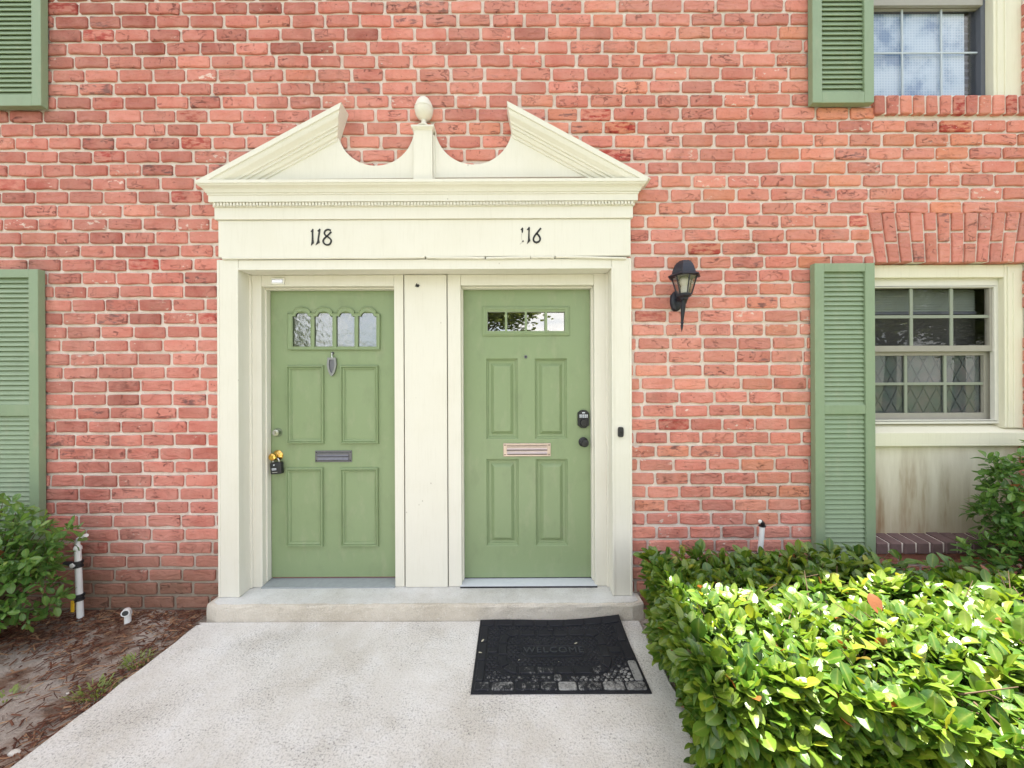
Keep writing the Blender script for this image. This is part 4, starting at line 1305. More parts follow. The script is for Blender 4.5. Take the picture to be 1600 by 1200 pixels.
def build_lower_window():
    root = part('window', (XC, 0.05, 0.5), BUILDING, 'sash window with diamond leaded lower panes and stained cream panel below')
    C = 'cream_window'
    yb = 0.045
    xr0, xr1 = at(1570, 550, yb)[0], at(1590.5, 550, yb)[0]
    xl0, xl1 = WX0 + 0.006, WX0 + 0.006 + (xr1 - xr0)
    zt0, zt1 = at(1470, 433.5, yb)[1], LW_Z1 + 0.004
    zs = at(1470, 664, 0.06)[1]
    MB().box(xl0, xl1, yb, 0.14, zs - 0.02, zt1, 0.004).build('brick_mould', C, root)
    MB().box(xr0, WX1 + 0.006, yb, 0.14, zs - 0.02, zt1, 0.004).build('brick_mould', C, root)
    MB().box(xl1 + 0.001, xr0 - 0.001, yb + 0.001, 0.14, zt0, zt1 - 0.001, 0.004).build('brick_mould', C, root)
    for i, (dx, yy) in enumerate(((0.016, 0.038), (0.055, 0.040))):
        MB().box(xr0 + dx, xr0 + dx + 0.012, yy, 0.06, zs - 0.015, zt1 - dx, 0.004).build('mould_bead', C, root)
    # aluminium frame
    ya = 0.078
    fx0, fx1, fz0, fz1 = xl1 - 0.002, at(1567, 550, ya)[0], at(1470, 662, ya)[1], at(1470, 436.5, ya)[1]
    ix1, iz0, iz1 = at(1557.5, 550, ya)[0], at(1470, 658.5, ya)[1], at(1470, 446.5, ya)[1]
    ix0 = fx0 + (fx1 - ix1)
    MB().plate([(fx0, fz0), (fx1 + 0.004, fz0), (fx1 + 0.004, fz1 + 0.004), (fx0, fz1 + 0.004)], [[(ix0, iz0), (ix1, iz0), (ix1, iz1), (ix0, iz1)]], ya, 0.13).build('frame', 'frame_white', root)
    MB().plate([(ix0 + 0.012, iz0 + 0.006), (ix1 - 0.006, iz0 + 0.006), (ix1 - 0.006, iz1 - 0.006), (ix0 + 0.012, iz1 - 0.006)], [[(ix0 + 0.022, iz0 + 0.012), (ix1 - 0.02, iz0 + 0.012), (ix1 - 0.02, iz1 - 0.012), (ix0 + 0.022, iz1 - 0.012)]], ya - 0.004, ya + 0.02).build('frame_lip', 'frame_white', root)
    zm0, zm1 = at(1470, 549, 0.088)[1], at(1470, 540, 0.088)[1]
    X = lambda p, y: at(p, 550, y)[0]
    Zp = lambda p, y: at(1470, p, y)[1]
    sx0 = ix0 + 0.004
    grid_sash(root, 'upper_sash', sx0, ix1 - 0.004, zm0, iz1 - 0.002, 0.086, 0.026, at(1554.5, 550, .086)[0] - at(1547.5, 550, .086)[0] + 0.004, 0.012, zm1 - zm0,
              [X(1424.5, .09), X(1487.3, .09)], [Zp(494.7, .09)], 0.021, 'sash_bronze', 'sash_green')
    ls, g = grid_sash(root, 'lower_sash', sx0, X(1553, .114), iz0 + 0.002, zm0 + 0.014, 0.116, 0.02, X(1553, .114) - X(1537.5, .114), 0.040, Zp(645.5, .114) - iz0,
              [X(1415.8, .118), X(1477.3, .118)], [Zp(599.5, .118)], 0.019, 'sash_bronze', 'sash_green')
    # diamond leading on the inner face of the lower sash and film behind
    MB().box(g[0], g[1], 0.142, 0.144, g[2], g[3]).build('obscuring_film', 'lace_film', root)
    lat = MB()
    sp = 0.0905
    slope = 1.9
    w = 0.0035
    ux0, ux1, uz0, uz1 = g
    for s in (1, -1):
        k = -40
        while k < 60:
            c = ux0 + k * sp
            # line x = c + s*(z-uz0)/slope clipped
            pts = []
            z_a, z_b = uz0, uz1
            xa, xb = c + s * (z_a - uz0) / slope, c + s * (z_b - uz0) / slope
            lo, hi = 0.0, 1.0
            dx = xb - xa
            for lim, sg in ((ux0, 1), (ux1, -1)):
                f0 = sg * (xa - lim); f1 = sg * (xb - lim)
                if f0 < 0 and f1 < 0: lo = 2
                elif f0 < 0: lo = max(lo, f0 / (f0 - f1))
                elif f1 < 0: hi = min(hi, f0 / (f0 - f1))
            if lo < hi:
                P = [(xa + dx * t, z_a + (z_b - z_a) * t) for t in (lo, hi)]
                lat.add([(P[0][0] - w, 0.1405, P[0][1]), (P[0][0] + w, 0.1405, P[0][1]), (P[1][0] + w, 0.1405, P[1][1]), (P[1][0] - w, 0.1405, P[1][1]),
                         (P[0][0] - w, 0.1385 - 0.0006 * (s > 0), P[0][1]), (P[0][0] + w, 0.1385 - 0.0006 * (s > 0), P[0][1]), (P[1][0] + w, 0.1385 - 0.0006 * (s > 0), P[1][1]), (P[1][0] - w, 0.1385 - 0.0006 * (s > 0), P[1][1])],
                        [(4, 5, 6, 7), (0, 1, 5, 4), (1, 2, 6, 5), (2, 3, 7, 6), (3, 0, 4, 7)])
            k += 1
    lat.build('diamond_leading', 'lead', root)
    # blind drawn part way behind the upper sash
    bl = MB().box(sx0 + 0.02, X(1526, .16), 0.160, 0.168, Zp(491, .16), Zp(487, .16)).build('blind_rail', 'blind_dark', root)
    z = Zp(455, .16)
    while z > Zp(486, .16):
        MB().obox(((sx0 + 0.02 + X(1524, .16)) / 2, 0.164, z), (X(1524, .16) - sx0 - 0.022, 0.024, 0.0012), Matrix.Rotation(R(58), 3, 'X')).build('blind_slat', 'blind', root)
        z -= 0.0165
    # sill board and stained panel
    yf = 0.02
    x0, x1 = WX0 - 0.0, WX1 + 0.03
    ztb, ztf, zbf = at(1470, 661, 0.08)[1], at(1470, 675.5, yf)[1], at(1470, 697.5, yf)[1]
    MB().rings([[(x0, yf + 0.004, zbf), (x1 - 0.025, yf + 0.004, zbf), (x1 - 0.025, 0.2, zbf), (x0, 0.2, zbf)],
                [(x0, yf, zbf + 0.004), (x1 - 0.02, yf, zbf + 0.004), (x1 - 0.02, 0.2, zbf + 0.004), (x0, 0.2, zbf + 0.004)],
                [(x0, yf, ztf - 0.004), (x1 - 0.02, yf, ztf - 0.004), (x1 - 0.02, 0.2, ztb), (x0, 0.2, ztb)],
                [(x0, yf + 0.005, ztf), (x1 - 0.025, yf + 0.005, ztf), (x1 - 0.025, 0.2, ztb + 0.03), (x0, 0.2, ztb + 0.03)]], True, True).build('sill_board', C, root)
    zpb = at(1450, 831, 0.07)[1] - 0.03
    MB().box(WX0, WX1 + 0.004, 0.066, 0.2, zpb, zbf + 0.012).build('spandrel_panel', 'stained_panel', root)
    MB().box(sx0, ix1, 0.20, 0.25, iz0 - 0.02, iz1 + 0.02).build('dark_interior', 'room_dark', root)
build_lower_window()

def build_upper_window():
    root = part('window', (XC, 0.05, UW_Z0), BUILDING, 'sash window with painted blue-white sky reflection above the brick sill')
    C = 'cream_window'
    yb = 0.045
    xr0, xr1 = at(1552.5, 70, yb)[0], at(1583, 70, yb)[0]
    zt = 4.98
    X = lambda p, y: at(p, 80, y)[0]
    Zp = lambda p, y: at(1470, p, y)[1]
    xl1 = WX0 + 0.006 + (xr1 - xr0)
    zb = UW_Z0 - 0.006
    MB().box(WX0 + 0.002, xl1, yb, 0.14, zb, zt, 0.004).build('brick_mould', C, root)
    MB().box(xr0, WX1 + 0.006, yb, 0.14, zb, zt, 0.004).build('brick_mould', C, root)
    for dx in (0.02, 0.07):
        MB().box(xr0 + dx, xr0 + dx + 0.014, yb - 0.006, 0.06, zb + 0.001, zt - 0.001, 0.004).build('mould_bead', C, root)
    MB().box(xl1 + 0.001, xr0 - 0.001, yb + 0.001, 0.14, zt - 0.1, zt - 0.001, 0.004).build('brick_mould', C, root)
    MB().box(xl1, xr0, 0.05, 0.24, UW_Z0 - 0.10, UW_Z0 + 0.012, 0.002).build('sill_frame', 'sash_bronze', root)
    yl = 0.104
    fx0, fx1 = xl1 + 0.001, xr0 - 0.001
    zl1 = Zp(14, yl)
    MB().box(fx1 - 0.03, fx1, 0.09, 0.16, UW_Z0 + 0.013, zt - 0.101).build('track', 'blind_dark', root)
    MB().box(fx0, fx0 + 0.03, 0.09, 0.16, UW_Z0 + 0.013, zt - 0.101).build('track', 'blind_dark', root)
    sxr = X(1542, yl)
    ls, g = grid_sash(root, 'lower_sash', fx0 + 0.031, sxr, UW_Z0 + 0.0135, zl1 + 0.03, yl, 0.02, X(1542, yl) - X(1530, yl), 0.030, 0.05,
              [X(1409.8, .11), X(1471, .11)], [Zp(82.5, .11)], 0.011, 'sash_bronze', 'muntin_grey')
    grid_sash(root, 'upper_sash', fx0 + 0.031, fx1 - 0.031, zl1 + 0.001, zt - 0.102, 0.078, 0.02, 0.05, 0.04, 0.06, [X(1409.8, .08), X(1471, .08)], [4.3], 0.011, 'sash_bronze', 'muntin_grey')
    MB().box(g[0] + 0.002, X(1506, .135), 0.133, 0.136, g[2] + 0.002, Zp(22.5, .135)).build('sky_glare_panel', 'sky_glare', root)  # added panel behind the panes that carries the painted sky reflection
    z = g[2] + 0.02
    while z < zl1 + 0.2:
        MB().obox(((X(1500, .16) + X(1536, .16)) / 2, 0.168, z), (X(1536, .16) - X(1480, .16), 0.045, 0.003), Matrix.Rotation(R(55), 3, 'X')).build('blind_slat', 'blind_dark', root)
        z += 0.052
    MB().box(fx0, fx1, 0.20, 0.25, UW_Z0, zt - 0.1).build('dark_interior', 'room_dark', root)
build_upper_window()

# ================================================================== WALL LANTERN
def build_lantern():
    X0, Z0 = at(1056, 471, 0)
    root = thing('wall_lantern', (X0, 0, Z0), 'black wall lantern with tapered glass on the bricks beside the door', 'lantern')
    K = 'lantern_metal'
    bp = MB()
    n = 24
    def oval(rx, rz, y, dz=0.0): return [(X0 + rx * math.cos(2 * math.pi * i / n), y, Z0 + dz + rz * math.sin(2 * math.pi * i / n)) for i in range(n)]
    bp.rings([oval(0.041, 0.066, 0.012), oval(0.041, 0.066, -0.010), oval(0.034, 0.057, -0.020), oval(0.018, 0.03, -0.026)])
    bp.build('backplate', K, root, True)
    cy = -0.125
    zc = at(1070, 468, cy)[1]
    # arm and tail
    zt = at(1058, 518, -0.09)[1]
    MB().tube([(X0, -0.02, Z0 + 0.012), (X0, -0.06, Z0 - 0.004), (X0, -0.10, Z0 + 0.0), (X0, cy, zc - 0.015), (X0, cy, zc + 0.004)], [0.014, 0.013, 0.014, 0.017, 0.02], 12).build('arm', K, root, True)
    tl = MB()
    tl.tube([(X0, cy + 0.012, zc - 0.008), (X0, cy + 0.022, zc - 0.07), (X0, cy + 0.032, zc - 0.135)], [0.017, 0.013, 0.008], 12)
    tl.tube([(X0, cy + 0.032, zc - 0.133), (X0, cy + 0.033, zc - 0.141), (X0, cy + 0.034, zc - 0.148), (X0, cy + 0.035, zc - 0.156), (X0, cy + 0.037, zc - 0.172), (X0, cy + 0.039, zc - 0.198)], [0.006, 0.012, 0.006, 0.009, 0.007, 0.001], 12)
    tl.build('tail', K, root, True)
    # cage: six sided taper
    zb, zt_ = at(1068, 461, cy)[1], at(1072, 432, cy)[1]
    rb, rt = 0.041, 0.074
    H = 6
    ang = [R(30 + 60 * i) for i in range(H)]
    P = lambda r, z, i: (X0 + r * math.cos(ang[i % H]), cy + r * math.sin(ang[i % H]), z)
    MB().lathe((X0, cy, zc - 0.004), [(0.014, 0), (0.024, 0.004), (0.026, 0.014), (0.034, 0.020), (0.046, 0.026), (0.047, zb - zc + 0.006), (0.040, zb - zc + 0.008)], 'Z', 6).build('collar', K, root)
    cage = MB()
    for i in range(H):
        cage.tube([P(rb, zb, i), P(rt, zt_, i)], 0.0042, 6)
    cage.tube([P(rt, zt_, i) for i in range(H + 1)], 0.0045, 6)
    cage.tube([P(rb, zb + 0.004, i) for i in range(H + 1)], 0.0045, 6)
    cg = cage.build('cage', K, root)
    for i in range(H):
        a, b_, c, d = (Vector(P(rb, zb + 0.003, i)), Vector(P(rb, zb + 0.003, i + 1)), Vector(P(rt, zt_, i + 1)), Vector(P(rt, zt_, i)))
        ctr = Vector((X0, cy, 0))
        inn = lambda p: (p.x + (X0 - p.x) * 0.06, p.y + (cy - p.y) * 0.06, p.z)
        MB().rings([[tuple(a), tuple(b_), tuple(c), tuple(d)], [inn(a), inn(b_), inn(c), inn(d)]], True, True).build('pane', 'lantern_glass', cg)
    MB().lathe((X0, cy, zb + 0.004), [(0.020, 0), (0.020, 0.045), (0.017, 0.05), (0.018, 0.055), (0.026, 0.068), (0.029, 0.082), (0.026, 0.096), (0.016, 0.108), (0.003, 0.113)], 'Z', 20).build('bulb', 'lamp_white', root, True)
    # roof
    MB().lathe((X0, cy, zt_ - 0.004), [(0.070, 0), (0.092, -0.002), (0.103, 0.002), (0.101, 0.006), (0.085, 0.014), (0.078, 0.020), (0.076, 0.032), (0.070, 0.050), (0.058, 0.074), (0.046, 0.090), (0.036, 0.096), (0.033, 0.100), (0.012, 0.103)], 'Z', 6).build('roof', K, root)
build_lantern()

# ================================================================== PIPES
def build_pipes():
    yy = -0.09
    x0, z0 = at(126, 968, yy); x1, z1 = at(121.5, 858, yy)
    root = thing('water_pipe', (x0, yy, z0), 'tall white plastic pipe with black clamps rising beside the shrub', 'pipe')
    p = lambda t, dy=0: (x0 + (x1 - x0) * t, yy + dy, z0 - 0.03 + (z1 - z0 + 0.03) * t)
    MB().tube([p(-0.05), p(0.45), p(1.0)], 0.0165, 16).build('riser', 'pvc', root, True)
    MB().lathe(p(0.985), [(0.0165, 0), (0.020, 0.004), (0.020, 0.02), (0.012, 0.034), (0.008, 0.05)], 'Z', 16).build('top_cap', 'pvc', root, True)
    ex, ez = at(133, 837, yy)
    MB().tube([p(1.02), (p(1.02)[0] + 0.005, yy, ez - 0.02), (ex - 0.012, yy - 0.005, ez - 0.004), (ex + 0.02, yy - 0.01, ez + 0.006)], 0.0115, 12).build('elbow', 'pvc', root, True)
    for t in (0.80, 0.36):
        q = p(t)
        MB().lathe((q[0], q[1], q[2] - 0.02), [(0.018, 0), (0.025, 0.002), (0.025, 0.010), (0.021, 0.013), (0.021, 0.026), (0.026, 0.029), (0.026, 0.040), (0.018, 0.042)], 'Z', 18).build('clamp', 'black_plastic', root, True)
    q = p(0.80)
    MB().tube([q, (q[0] - 0.05, q[1] - 0.004, q[2] + 0.004), (q[0] - 0.085, q[1], q[2] + 0.006)], [0.015, 0.016, 0.013], 12).build('branch_fitting', 'black_plastic', root, True)
    MB().lathe((q[0] - 0.01, q[1] - 0.018, q[2] + 0.002), [(0.014, 0), (0.014, 0.012), (0.008, 0.014)], 'Y', 14).build('valve_cap', 'pvc', root, True)
    hx, hz = at(114.5, 947, yy - 0.02)
    MB().box(hx - 0.010, hx + 0.010, yy - 0.028, yy - 0.020, hz - 0.036, hz + 0.036, 0.004).build('valve_handle', 'yellow_plastic', root, label='yellow valve handle')
    MB().tube([(hx, yy - 0.024, hz + 0.02), (p(0.22)[0], yy - 0.01, hz + 0.03)], 0.006, 8).build('handle_stem', 'black_metal', root)
    # short drain stub
    ys = -0.14
    sx, sz = at(199.5, 982, ys)
    st = thing('drain_stub', (sx, ys, sz), 'short white pipe stub with open elbow at the wall foot', 'pipe')
    tx, tz = at(201, 955, ys)
    MB().tube([(sx, ys, sz - 0.05), (sx + 0.001, ys, tz - 0.014)], 0.0165, 16).build('stub', 'pvc', st, True)
    e = MB()
    pts = [(sx + 0.001, ys, tz - 0.02), (sx + 0.002, ys - 0.003, tz - 0.002), (sx + 0.008, ys - 0.012, tz + 0.008), (sx + 0.018, ys - 0.028, tz + 0.010), (sx + 0.025, ys - 0.040, tz + 0.010)]
    e.tube(pts, [0.0205, 0.0205, 0.0205, 0.021, 0.021], 16)
    e.build('elbow', 'pvc', st, True)
    dv = (Vector(pts[-1]) - Vector(pts[-2])).normalized()
    m = MB().tube([Vector(pts[-1]) - dv * 0.001, Vector(pts[-1]) + dv * 0.0006], 0.0155, 16)
    m.build('bore_shade', 'room_dark', st)  # dark disc on the closed end, painting the shade inside the pipe
    # the pipe behind the hedge
    yr = -0.07
    xa, za = at(1187.5, 868, yr); xb, zb = at(1191, 822, yr)
    r = thing('water_pipe', (xa, yr, 0), 'thin white pipe with black cap standing behind the hedge', 'pipe')
    MB().tube([(xa - 0.02, yr, -0.03), (xa, yr, za), (xb, yr, zb)], 0.0155, 14).build('riser', 'pvc', r, True)
    MB().lathe((xa + 0.001, yr, za + 0.006), [(0.016, 0), (0.022, 0.002), (0.022, 0.010), (0.016, 0.012)], 'Z', 16).build('clamp', 'black_plastic', r, True)
    MB().lathe((xb, yr, zb - 0.004), [(0.016, 0), (0.021, 0.002), (0.021, 0.009), (0.016, 0.011)], 'Z', 16).build('clamp', 'black_plastic', r, True)
    cx, cz = at(1187, 814.5, yr - 0.02)
    MB().tube([(xb + 0.004, yr, zb + 0.004), (xb, yr - 0.006, zb + 0.018), (cx + 0.004, yr - 0.022, cz)], [0.013, 0.013, 0.013], 12).build('cap_arm', 'black_plastic', r, True)
    MB().lathe((cx, yr - 0.024, cz), [(0.012, -0.002), (0.012, 0.003), (0.008, 0.005)], 'Y', 14).build('cap_plug', 'pvc', r, True)
build_pipes()

# ================================================================== DOORMAT
def build_mat():
    x0, x1, y0, y1 = -0.205, 0.664, -0.699, STEP_Y - 0.004
    W, Dp = x1 - x0, y1 - y0
    root = thing('door_mat', ((x0 + x1) / 2, (y0 + y1) / 2, 0), 'black rubber WELCOME mat with worn paver pattern lying on the walk', 'door mat')
    def lift(x, y):
        u, v = (x - x0) / W, (y - y0) / Dp
        k = max(0.0, u - 0.55) / 0.45
        return 0.030 * k * k * max(0.0, v - 0.6) / 0.4 + 0.002 * math.sin(u * 9) * v
    def warp(b):
        b.v = [(p[0], p[1], p[2] + lift(p[0], p[1])) for p in b.v]
        return b
    n, m = 30, 18
    b = MB()
    top = [(x0 + W * i / n, y0 + Dp * j / m, 0.0085) for j in range(m + 1) for i in range(n + 1)]
    bot = [(p[0], p[1], 0.002) for p in top]
    fs = []
    k = len(top)
    for j in range(m):
        for i in range(n):
            a = j * (n + 1) + i
            fs.append((a, a + 1, a + n + 2, a + n + 1))
            fs.append((k + a, k + a + n + 1, k + a + n + 2, k + a + 1))
    edge = [i for i in range(n + 1)] + [j * (n + 1) + n for j in range(1, m + 1)] + [m * (n + 1) + i for i in range(n - 1, -1, -1)] + [j * (n + 1) for j in range(m - 1, 0, -1)]
    for a, c in zip(edge, edge[1:] + edge[:1]):
        fs.append((a, c, k + c, k + a))
    warp(b.add(top + bot, fs)).build('base_sheet', 'mat_rubber', root)
    rg = random.Random(3)
    def wear(u, v):
        w = max(0.0, 1 - v / 0.40) ** 0.5 * (0.72 + 0.28 * u)
        w += max(0.0, u - 0.80) * 3 * max(0.0, 1 - v / 0.55)
        return min(1.0, w)
    def pad(poly, h=0.0062, ins=0.006):
        cx = sum(p[0] for p in poly) / len(poly); cy = sum(p[1] for p in poly) / len(poly)
        def sh(d): 
            r = []
            for p in poly:
                q = Vector((p[0] - cx, p[1] - cy)); l = q.length
                q *= max(0.1, (l - d) / l)
                r.append((cx + q.x, cy + q.y))
            return r
        bb = MB().rings([[(p[0], p[1], 0.0080) for p in poly], [(p[0], p[1], 0.0085 + h * 0.6) for p in sh(0.0015)], [(p[0], p[1], 0.0085 + h) for p in sh(ins)]])
        u, v = (cx - x0) / W, (cy - y0) / Dp
        warp(bb).build('paver', 'mat_rubber', root, color=(min(1, wear(u, v) * rg.uniform(0.75, 1.15)), rg.random(), rg.random(), 1))
    def rrect(a, b_, c, d, g=0.004, r=0.007):
        a += g; b_ -= g; c += g; d -= g
        return [(a + r, c), (b_ - r, c), (b_, c + r), (b_, d - r), (b_ - r, d), (a + r, d), (a, d - r), (a, c + r)]
    mg = 0.010
    bw = 0.058
    # border pavers
    for (c, d) in ((y0 + mg, y0 + mg + bw), (y1 - mg - bw, y1 - mg)):
        cuts = [0.0, 0.10, 0.235, 0.385, 0.485, 0.60, 0.745, 0.875, 1.0]
        for a, b_ in zip(cuts[:-1], cuts[1:]):
            pad(rrect(x0 + mg + (W - 2 * mg) * a, x0 + mg + (W - 2 * mg) * b_, c, d))
    for (a, b_) in ((x0 + mg, x0 + mg + bw * 0.86), (x1 - mg - bw * 0.86, x1 - mg)):
        ys_ = np.linspace(y0 + mg + bw, y1 - mg - bw, 4)
        for c, d in zip(ys_[:-1], ys_[1:]):
            pad(rrect(a, b_, c, d))
    # oval ring of pavers: a rounded rectangle walked in pieces
    ccx, ccy = (x0 + x1) / 2 - 0.005, (y0 + y1) / 2 + 0.004
    hx, hy, rad, bw2 = 0.305, 0.172, 0.105, 0.046
    def ring_pt(t, off):
        straight_x, straight_y = hx - rad, hy - rad
        per = [2 * straight_x, rad * math.pi / 2, 2 * straight_y, rad * math.pi / 2] * 2
        tot = sum(per)
        s = (t % 1.0) * tot
        cen = [(straight_x, -straight_y), (straight_x, straight_y), (-straight_x, straight_y), (-straight_x, -straight_y)]
        i = 0
        while s > per[i] + 1e-9:
            s -= per[i]; i += 1
        side = i // 2
        if i % 2 == 0:
            f = s / per[i] if per[i] else 0
            if side == 0: p, nn = (-straight_x + 2 * straight_x * f, -hy), (0, -1)
            elif side == 1: p, nn = (hx, -straight_y + 2 * straight_y * f), (1, 0)
            elif side == 2: p, nn = (straight_x - 2 * straight_x * f, hy), (0, 1)
            else: p, nn = (-hx, straight_y - 2 * straight_y * f), (-1, 0)
        else:
            a0 = -math.pi / 2 + side * math.pi / 2
            a = a0 + s / rad
            c = cen[side]
            nn = (math.cos(a), math.sin(a)); p = (c[0] + rad * nn[0], c[1] + rad * nn[1])
        return (ccx + p[0] - nn[0] * off, ccy + p[1] - nn[1] * off)
    NP = 18
    for i in range(NP):
        ta, tb = (i + 0.06) / NP, (i + 0.94) / NP
        ts = np.linspace(ta, tb, 4)
        pad([ring_pt(t, 0.002) for t in ts] + [ring_pt(t, bw2) for t in reversed(ts)])
    # little key blocks tying ring to border
    for (a, b_, c, d) in ((ccx - 0.024, ccx + 0.024, y0 + mg + bw, ccy - hy), (ccx - 0.024, ccx + 0.024, ccy + hy, y1 - mg - bw), (x0 + mg + bw * 0.86, ccx - hx, ccy - 0.022, ccy + 0.022), (ccx + hx, x1 - mg - bw * 0.86, ccy - 0.022, ccy + 0.022)):
        pad(rrect(a, b_, c, d))
    # centre plate
    px0, px1, py0, py1 = ccx - 0.175, ccx + 0.175, ccy - 0.038, ccy + 0.038
    pl = warp(MB().rings([[(p[0], p[1], z) for p in rrect(px0 - e, px1 + e, py0 - e, py1 + e, 0, 0.025)] for e, z in ((0.006, 0.0080), (0.004, 0.0125), (0.0, 0.0125), (-0.003, 0.0105))])).build('name_plate', 'mat_rubber', root)
    # raised letters
    cu = bpy.data.curves.new('letters', 'FONT')
    cu.body = 'WELCOME'
    cu.size = 0.062
    cu.extrude = 0.0032
    cu.align_x = 'CENTER'
    cu.align_y = 'CENTER'
    cu.space_character = 1.18
    tmp = bpy.data.objects.new('letters', cu)
    COL.objects.link(tmp)
    bpy.context.view_layer.update()
    me = bpy.data.meshes.new_from_object(tmp.evaluated_get(bpy.context.evaluated_depsgraph_get()))
    bpy.data.objects.remove(tmp)
    me.name = 'letters'
    o = origin(root)
    me.transform(Matrix.Translation((ccx - o.x, ccy - o.y - 0.001, 0.0122)))
    me.materials.clear(); me.materials.append(M['rubber_worn'])
    le = link('lettering', me, root)
    le['label'] = 'raised word WELCOME'
    # pebble fill
    pv, tones = [], []
    base = []
    K = 7
    for r, z in ((1.0, 0.0), (0.92, 0.6), (0.5, 1.0)):
        for i in range(K):
            a = 2 * math.pi * i / K
            base.append((r * math.cos(a), r * math.sin(a), z))
    bf = []
    for a in range(2):
        for i in range(K):
            j = (i + 1) % K
            bf.append((a * K + i, a * K + j, (a + 1) * K + j)); bf.append((a * K + i, (a + 1) * K + j, (a + 1) * K + i))
    for i in range(1, K - 1): bf.append((2 * K, 2 * K + i, 2 * K + i + 1))
    def inside_ring(x, y, off):
        qx, qy = abs(x - ccx) - (hx - off - max(0.02, rad - off)), abs(y - ccy) - (hy - off - max(0.02, rad - off))
        rr = max(0.02, rad - off)
        return math.hypot(max(qx, 0), max(qy, 0)) + min(max(qx, qy), 0) < rr
    mats, tones = [], []
    g = 0.0205
    yy = y0 + mg + bw + g * 0.55
    row = 0
    while yy < y1 - mg - bw - g * 0.3:
        xx = x0 + mg + bw * 0.86 + g * (0.55 + 0.6 * (row % 2))
        while xx < x1 - mg - bw * 0.86 - g * 0.4:
            x, y = xx + rg.uniform(-0.003, 0.003), yy + rg.uniform(-0.003, 0.003)
            xx += g * 1.22
            if px0 - 0.014 < x < px1 + 0.014 and py0 - 0.014 < y < py1 + 0.014: continue
            if inside_ring(x, y, -0.010) and not inside_ring(x, y, bw2 + 0.010): continue
            if abs(x - ccx) < 0.036 and not inside_ring(x, y, 0): continue
            if abs(y - ccy) < 0.034 and not inside_ring(x, y, 0): continue
            a = rg.uniform(-0.6, 0.6)
            sx, sy, sz = g * 0.53 * rg.uniform(0.9, 1.15), g * 0.40 * rg.uniform(0.9, 1.15), 0.0040
            c, s = math.cos(a), math.sin(a)
            mats.append([[c * sx, -s * sy, 0, x], [s * sx, c * sy, 0, y], [0, 0, sz, 0.0082 + lift(x, y)]])
            tones.append((min(1, wear((x - x0) / W, (y - y0) / Dp) * rg.uniform(0.8, 1.2)), rg.random(), rg.random()))
        yy += g * 0.88
        row += 1
    joined('pebble_relief', base, bf, mats, tones, 'mat_rubber', root)
    # fallen petals on the mat
    for i, (px, py, a) in enumerate(((752.5, 1005, 60), (748.5, 1024, -20), (809, 1036, 50), (898, 1010, 10), (871, 1039, 30))):
        d = 600 * EYE / (py - 600)
        x, y = (px - 800) / 600 * d, d - DIST
        s = (0.026, 0.022, 0.010, 0.02, 0.007)[i]
        m3 = Matrix.Rotation(R(a), 3, 'Z') @ Matrix.Rotation(R(8), 3, 'X')
        q = MB().add([Vector((x, y, 0.0165)) + m3 @ Vector(v) * s for v in ((-0.5, 0, 0), (-0.15, -0.2, 0.04), (0.3, -0.13, 0.08), (0.5, 0, 0.02), (0.25, 0.16, 0.05), (-0.2, 0.18, 0.0), (-0.5, 0, -0.04), (0.5, 0, -0.03))], [(0, 1, 5), (1, 2, 4, 5), (2, 3, 4), (0, 6, 7, 3, 2, 1), (0, 5, 4, 3, 7, 6)])
        o_ = q.build('fallen_petal', 'petal')
        tag(o_, ('pale twisted petal on the upper left of the black mat', 'pale rounded petal near the left edge of the black mat', 'tiny pale petal just below the plate of the mat', 'pale petal above the end of the WELCOME lettering', 'tiny pale crumb below the middle of the WELCOME plate')[i], 'petal', 'petals fallen on the mat', 'thing')
build_mat()

# ================================================================== PLANTS
def leaf_base(w, fold, curl, seed):
    """obovate leaf along +x, unit length, 16 triangles as quads"""
    st = [(0.0, 0.05), (0.16, 0.42), (0.36, 0.80), (0.58, 1.0), (0.79, 0.80), (0.93, 0.42), (1.0, 0.03)]
    vs = []
    for t, k in st:
        z = -curl * t * t + 0.05 * math.sin(t * 5 + seed) + 0.05 * t
        hw = w * k
        vs += [(t, -hw, z + fold * hw), (t, 0.0, z), (t, hw, z + fold * hw)]
    fs = []
    for i in range(len(st) - 1):
        a = i * 3
        fs += [(a, a + 3, a + 4, a + 1), (a + 1, a + 4, a + 5, a + 2)]
    return vs, fs

LEAVES = [leaf_base(0.25, 0.35, 0.12, 0), leaf_base(0.29, 0.20, 0.24, 1.3), leaf_base(0.23, 0.55, 0.04, 2.4), leaf_base(0.27, 0.10, 0.36, 3.1), leaf_base(0.31, 0.28, -0.12, 4.2), leaf_base(0.21, 0.40, 0.30, 5.3)]

def frame_for(d, roll, rg):
    d = d.normalized()
    up = Vector((0, 0, 1))
    s = up.cross(d)
    if s.length < 1e-3: s = Vector((0, 1, 0))
    s.normalize()
    n = d.cross(s)
    if n.z < 0: n, s = -n, -s
    c, si = math.cos(roll), math.sin(roll)
    s2, n2 = s * c + n * si, n * c - s * si
    return d, s2, n2

